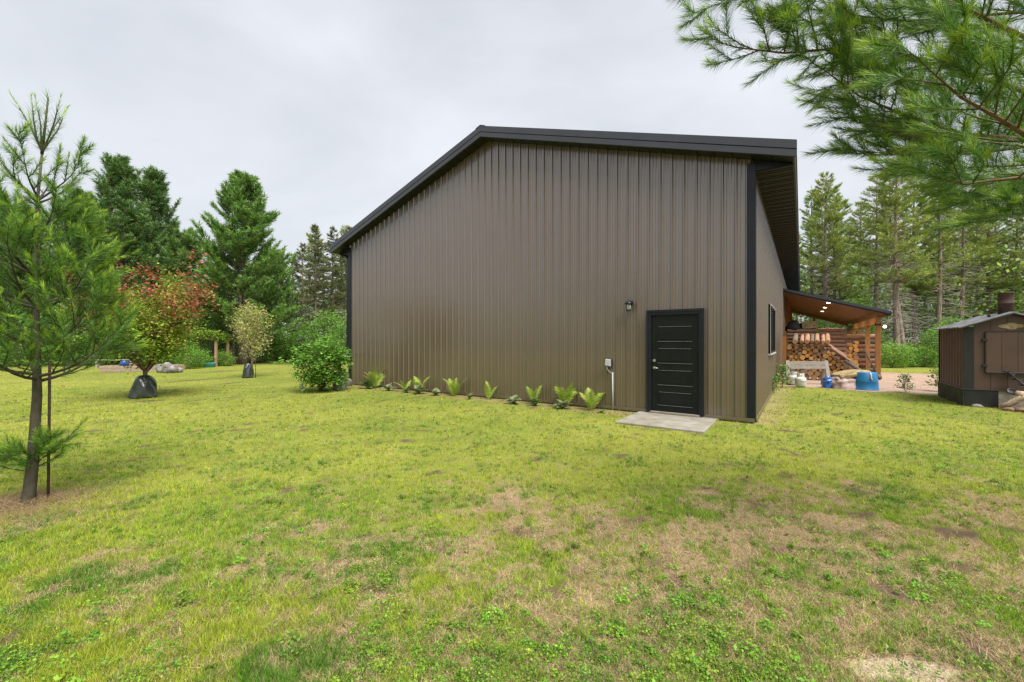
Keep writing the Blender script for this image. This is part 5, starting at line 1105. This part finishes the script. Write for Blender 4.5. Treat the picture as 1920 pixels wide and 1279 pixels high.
def spread_x(Y):
    n = len(Y); e = 1.42 * (Y + .4); return np.where(g.random(n) < .84, g.uniform(-1, 1, n) * e, np.where(g.random(n) < .5, -1, 1) * (e + g.random(n) * (4 + .3 * Y)))
def field(n, far, jit):
    u_ = g.random(n); Y = 1.45 / (1 - u_ * (1 - 1.45 / far)) + g.normal(size=n) * jit; X = spread_x(Y); k = clear_of(X, Y); X, Y = X[k], Y[k]
    bare, soil, sand, gr = masks(X, Y); clump = fbm(X * 7, Y * 7, 5, 3)
    dens = np.clip(1 - .82 * bare, .18, 1) * (1 - .9 * soil) * (1 - .95 * sand) * (1 - gr * .97) * np.clip(.35 + 1.3 * clump, .3, 1.1)
    k = g.random(len(X)) < dens; return X[k], Y[k], bare[k], clump[k]
def grass_colour(X, Y, bare, n, dshare=.10):
    yel = sstep(.30, .72, fbm(X * .55, Y * .55, 3, 4) * .70 + .30 * g.random(n) + .12 * sstep(4, 9, Y))[:, None]; dry = (g.random(n) < dshare + .30 * bare)[:, None]
    deep = sstep(.50, .68, fbm(X * 2.6 + 40, Y * 2.6, 6, 4))[:, None]
    col = np.array((.215, .375, .024)) * (1 - yel) + np.array((.415, .475, .042)) * yel; col = col * (1 - deep) + np.array((.120, .265, .024)) * deep
    return np.where(dry, np.array((.42, .33, .18)), col)
X, Y, bare, clump = field(800000, 30, .02); n = len(X)
near = np.clip(Y / 6, .8, 4); h = g.uniform(.020, .048, n) * (.75 + .7 * clump) * np.clip(Y / 7, 1, 1.25); wd = g.uniform(.0022, .0046, n) * near
V1, C1 = blades(X, Y, h, wd, g.uniform(.25, .85, n), grass_colour(X, Y, bare, n, .16) * g.uniform(.42, 1.5, (n, 1)), g)
X, Y, bare, clump = field(60000, 14, .02); n = len(X); m = 11                     # tufts: blades fanning from one crown
tc_ = grass_colour(X, Y, bare * .3, n, .07) * g.uniform(.42, 1.45, (n, 1)); th_ = g.uniform(.022, .056, n) * (.7 + .7 * clump)
XX, YY = np.repeat(X, m) + g.normal(size=n * m) * .010, np.repeat(Y, m) + g.normal(size=n * m) * .010
V2, C2 = blades(XX, YY, np.repeat(th_, m) * g.uniform(.6, 1.1, n * m), g.uniform(.003, .0058, n * m) * np.clip(np.repeat(Y, m) / 5, .9, 2.5), g.uniform(.3, .95, n * m), np.repeat(tc_, m, 0) * g.uniform(.8, 1.2, (n * m, 1)), g)
tag(ob('lawn_grass', npmesh('lawn_grass', np.vstack([V1, V2]), 3, np.vstack([C1, C2]), 'grass')), 'short yellow-green mown grass of the lawn', None, None, 'stuff')
print('grass', (len(V1) + len(V2)) // 3)
n = 460000; u_ = g.random(n); Y = 1.45 / (1 - u_ * (1 - 1.45 / 9)); X = spread_x(Y); k = clear_of(X, Y); X, Y = X[k], Y[k]; bare, soil, sand, gr = masks(X, Y)
k = g.random(len(X)) < np.clip(.10 + .9 * bare, 0, 1) * (1 - .75 * soil) * (1 - .8 * sand); X, Y = X[k], Y[k]; n = len(X)
col = np.array((.42, .315, .175))[None] * g.uniform(.25, 1.45, (n, 1)); col[:, 2] *= g.uniform(.7, 1.3, n); V, Cc = blades(X, Y, g.uniform(.025, .075, n), g.uniform(.0020, .0044, n) * np.clip(Y / 5, .9, 2), g.uniform(.86, .998, n), col, g)
tag(ob('straw_litter', npmesh('straw_litter', V, 3, Cc, 'straw')), 'dry tan straw and dead grass on bare patches', None, None, 'stuff')
# pine-needle straw under the young pine
n = 9000; X = sx0 - .15 + g.normal(size=n) * .42; Y = sy0 - .08 + g.normal(size=n) * .26; k = np.hypot(X - sx0, Y - sy0) > .075; X, Y = X[k], Y[k]; n = len(X)
V, Cc = blades(X, Y, g.uniform(.06, .14, n), np.full(n, .0028), g.uniform(.90, .995, n), np.array((.34, .235, .135))[None] * g.uniform(.5, 1.4, (n, 1)), g); V[:, 2] += np.repeat(.05 * np.exp(-(np.hypot(X - sx0, Y - sy0) / .3) ** 2), 3)
tag(ob('needle_litter', npmesh('needle_litter', V, 3, Cc, 'straw')), 'brown needle litter heaped round the young pine trunk', None, None, 'stuff')
# broad-leaved weeds: clover-like clumps and rosettes
n = 9500; Y = 1.45 / (1 - g.random(n) * (1 - 1.45 / 9)); X = g.uniform(-1.42, 1.42, n) * (Y + .4); k = clear_of(X, Y); X, Y = X[k], Y[k]; bare = masks(X, Y)[0]
k = g.random(len(X)) < (.16 + .6 * bare) * (.28 + 1.5 * sstep(.42, .62, fbm(X * 1.1 + 50, Y * 1.1, 2, 3))) + .12 * sstep(-1, -3, X); X, Y = X[k], Y[k]; n = len(X); m = 40; rr = g.uniform(.014, .064, n) * g.uniform(.6, 1.6, n)
A = g.uniform(0, 6.283, (n, m)); R_ = rr[:, None] * np.sqrt(g.random((n, m))); hz = (.012 + .030 * g.random((n, m))) * (1.15 - R_ / rr[:, None] * .6) * (.6 + rr[:, None] / .07)
PP = np.stack([X[:, None] + R_ * np.cos(A), Y[:, None] + R_ * np.sin(A) * .9, hz], -1).reshape(-1, 3)
size = np.repeat(g.choice([.008, .011, .014, .020], n, p=[.4, .35, .2, .05]), m); col = np.repeat(np.array((.150, .310, .028))[None] * g.uniform(.45, 1.35, (n, 1)), m, 0); col[:, 0] *= np.repeat(g.uniform(.8, 1.5, n), m)
V, Cc = leaves(PP, size, col, .18, .9, .75, g); tag(ob('lawn_weeds', npmesh('lawn_weeds', V, 4, Cc, 'leaf')), 'clumps of small broad-leaved weeds in the thin lawn', None, None, 'stuff')
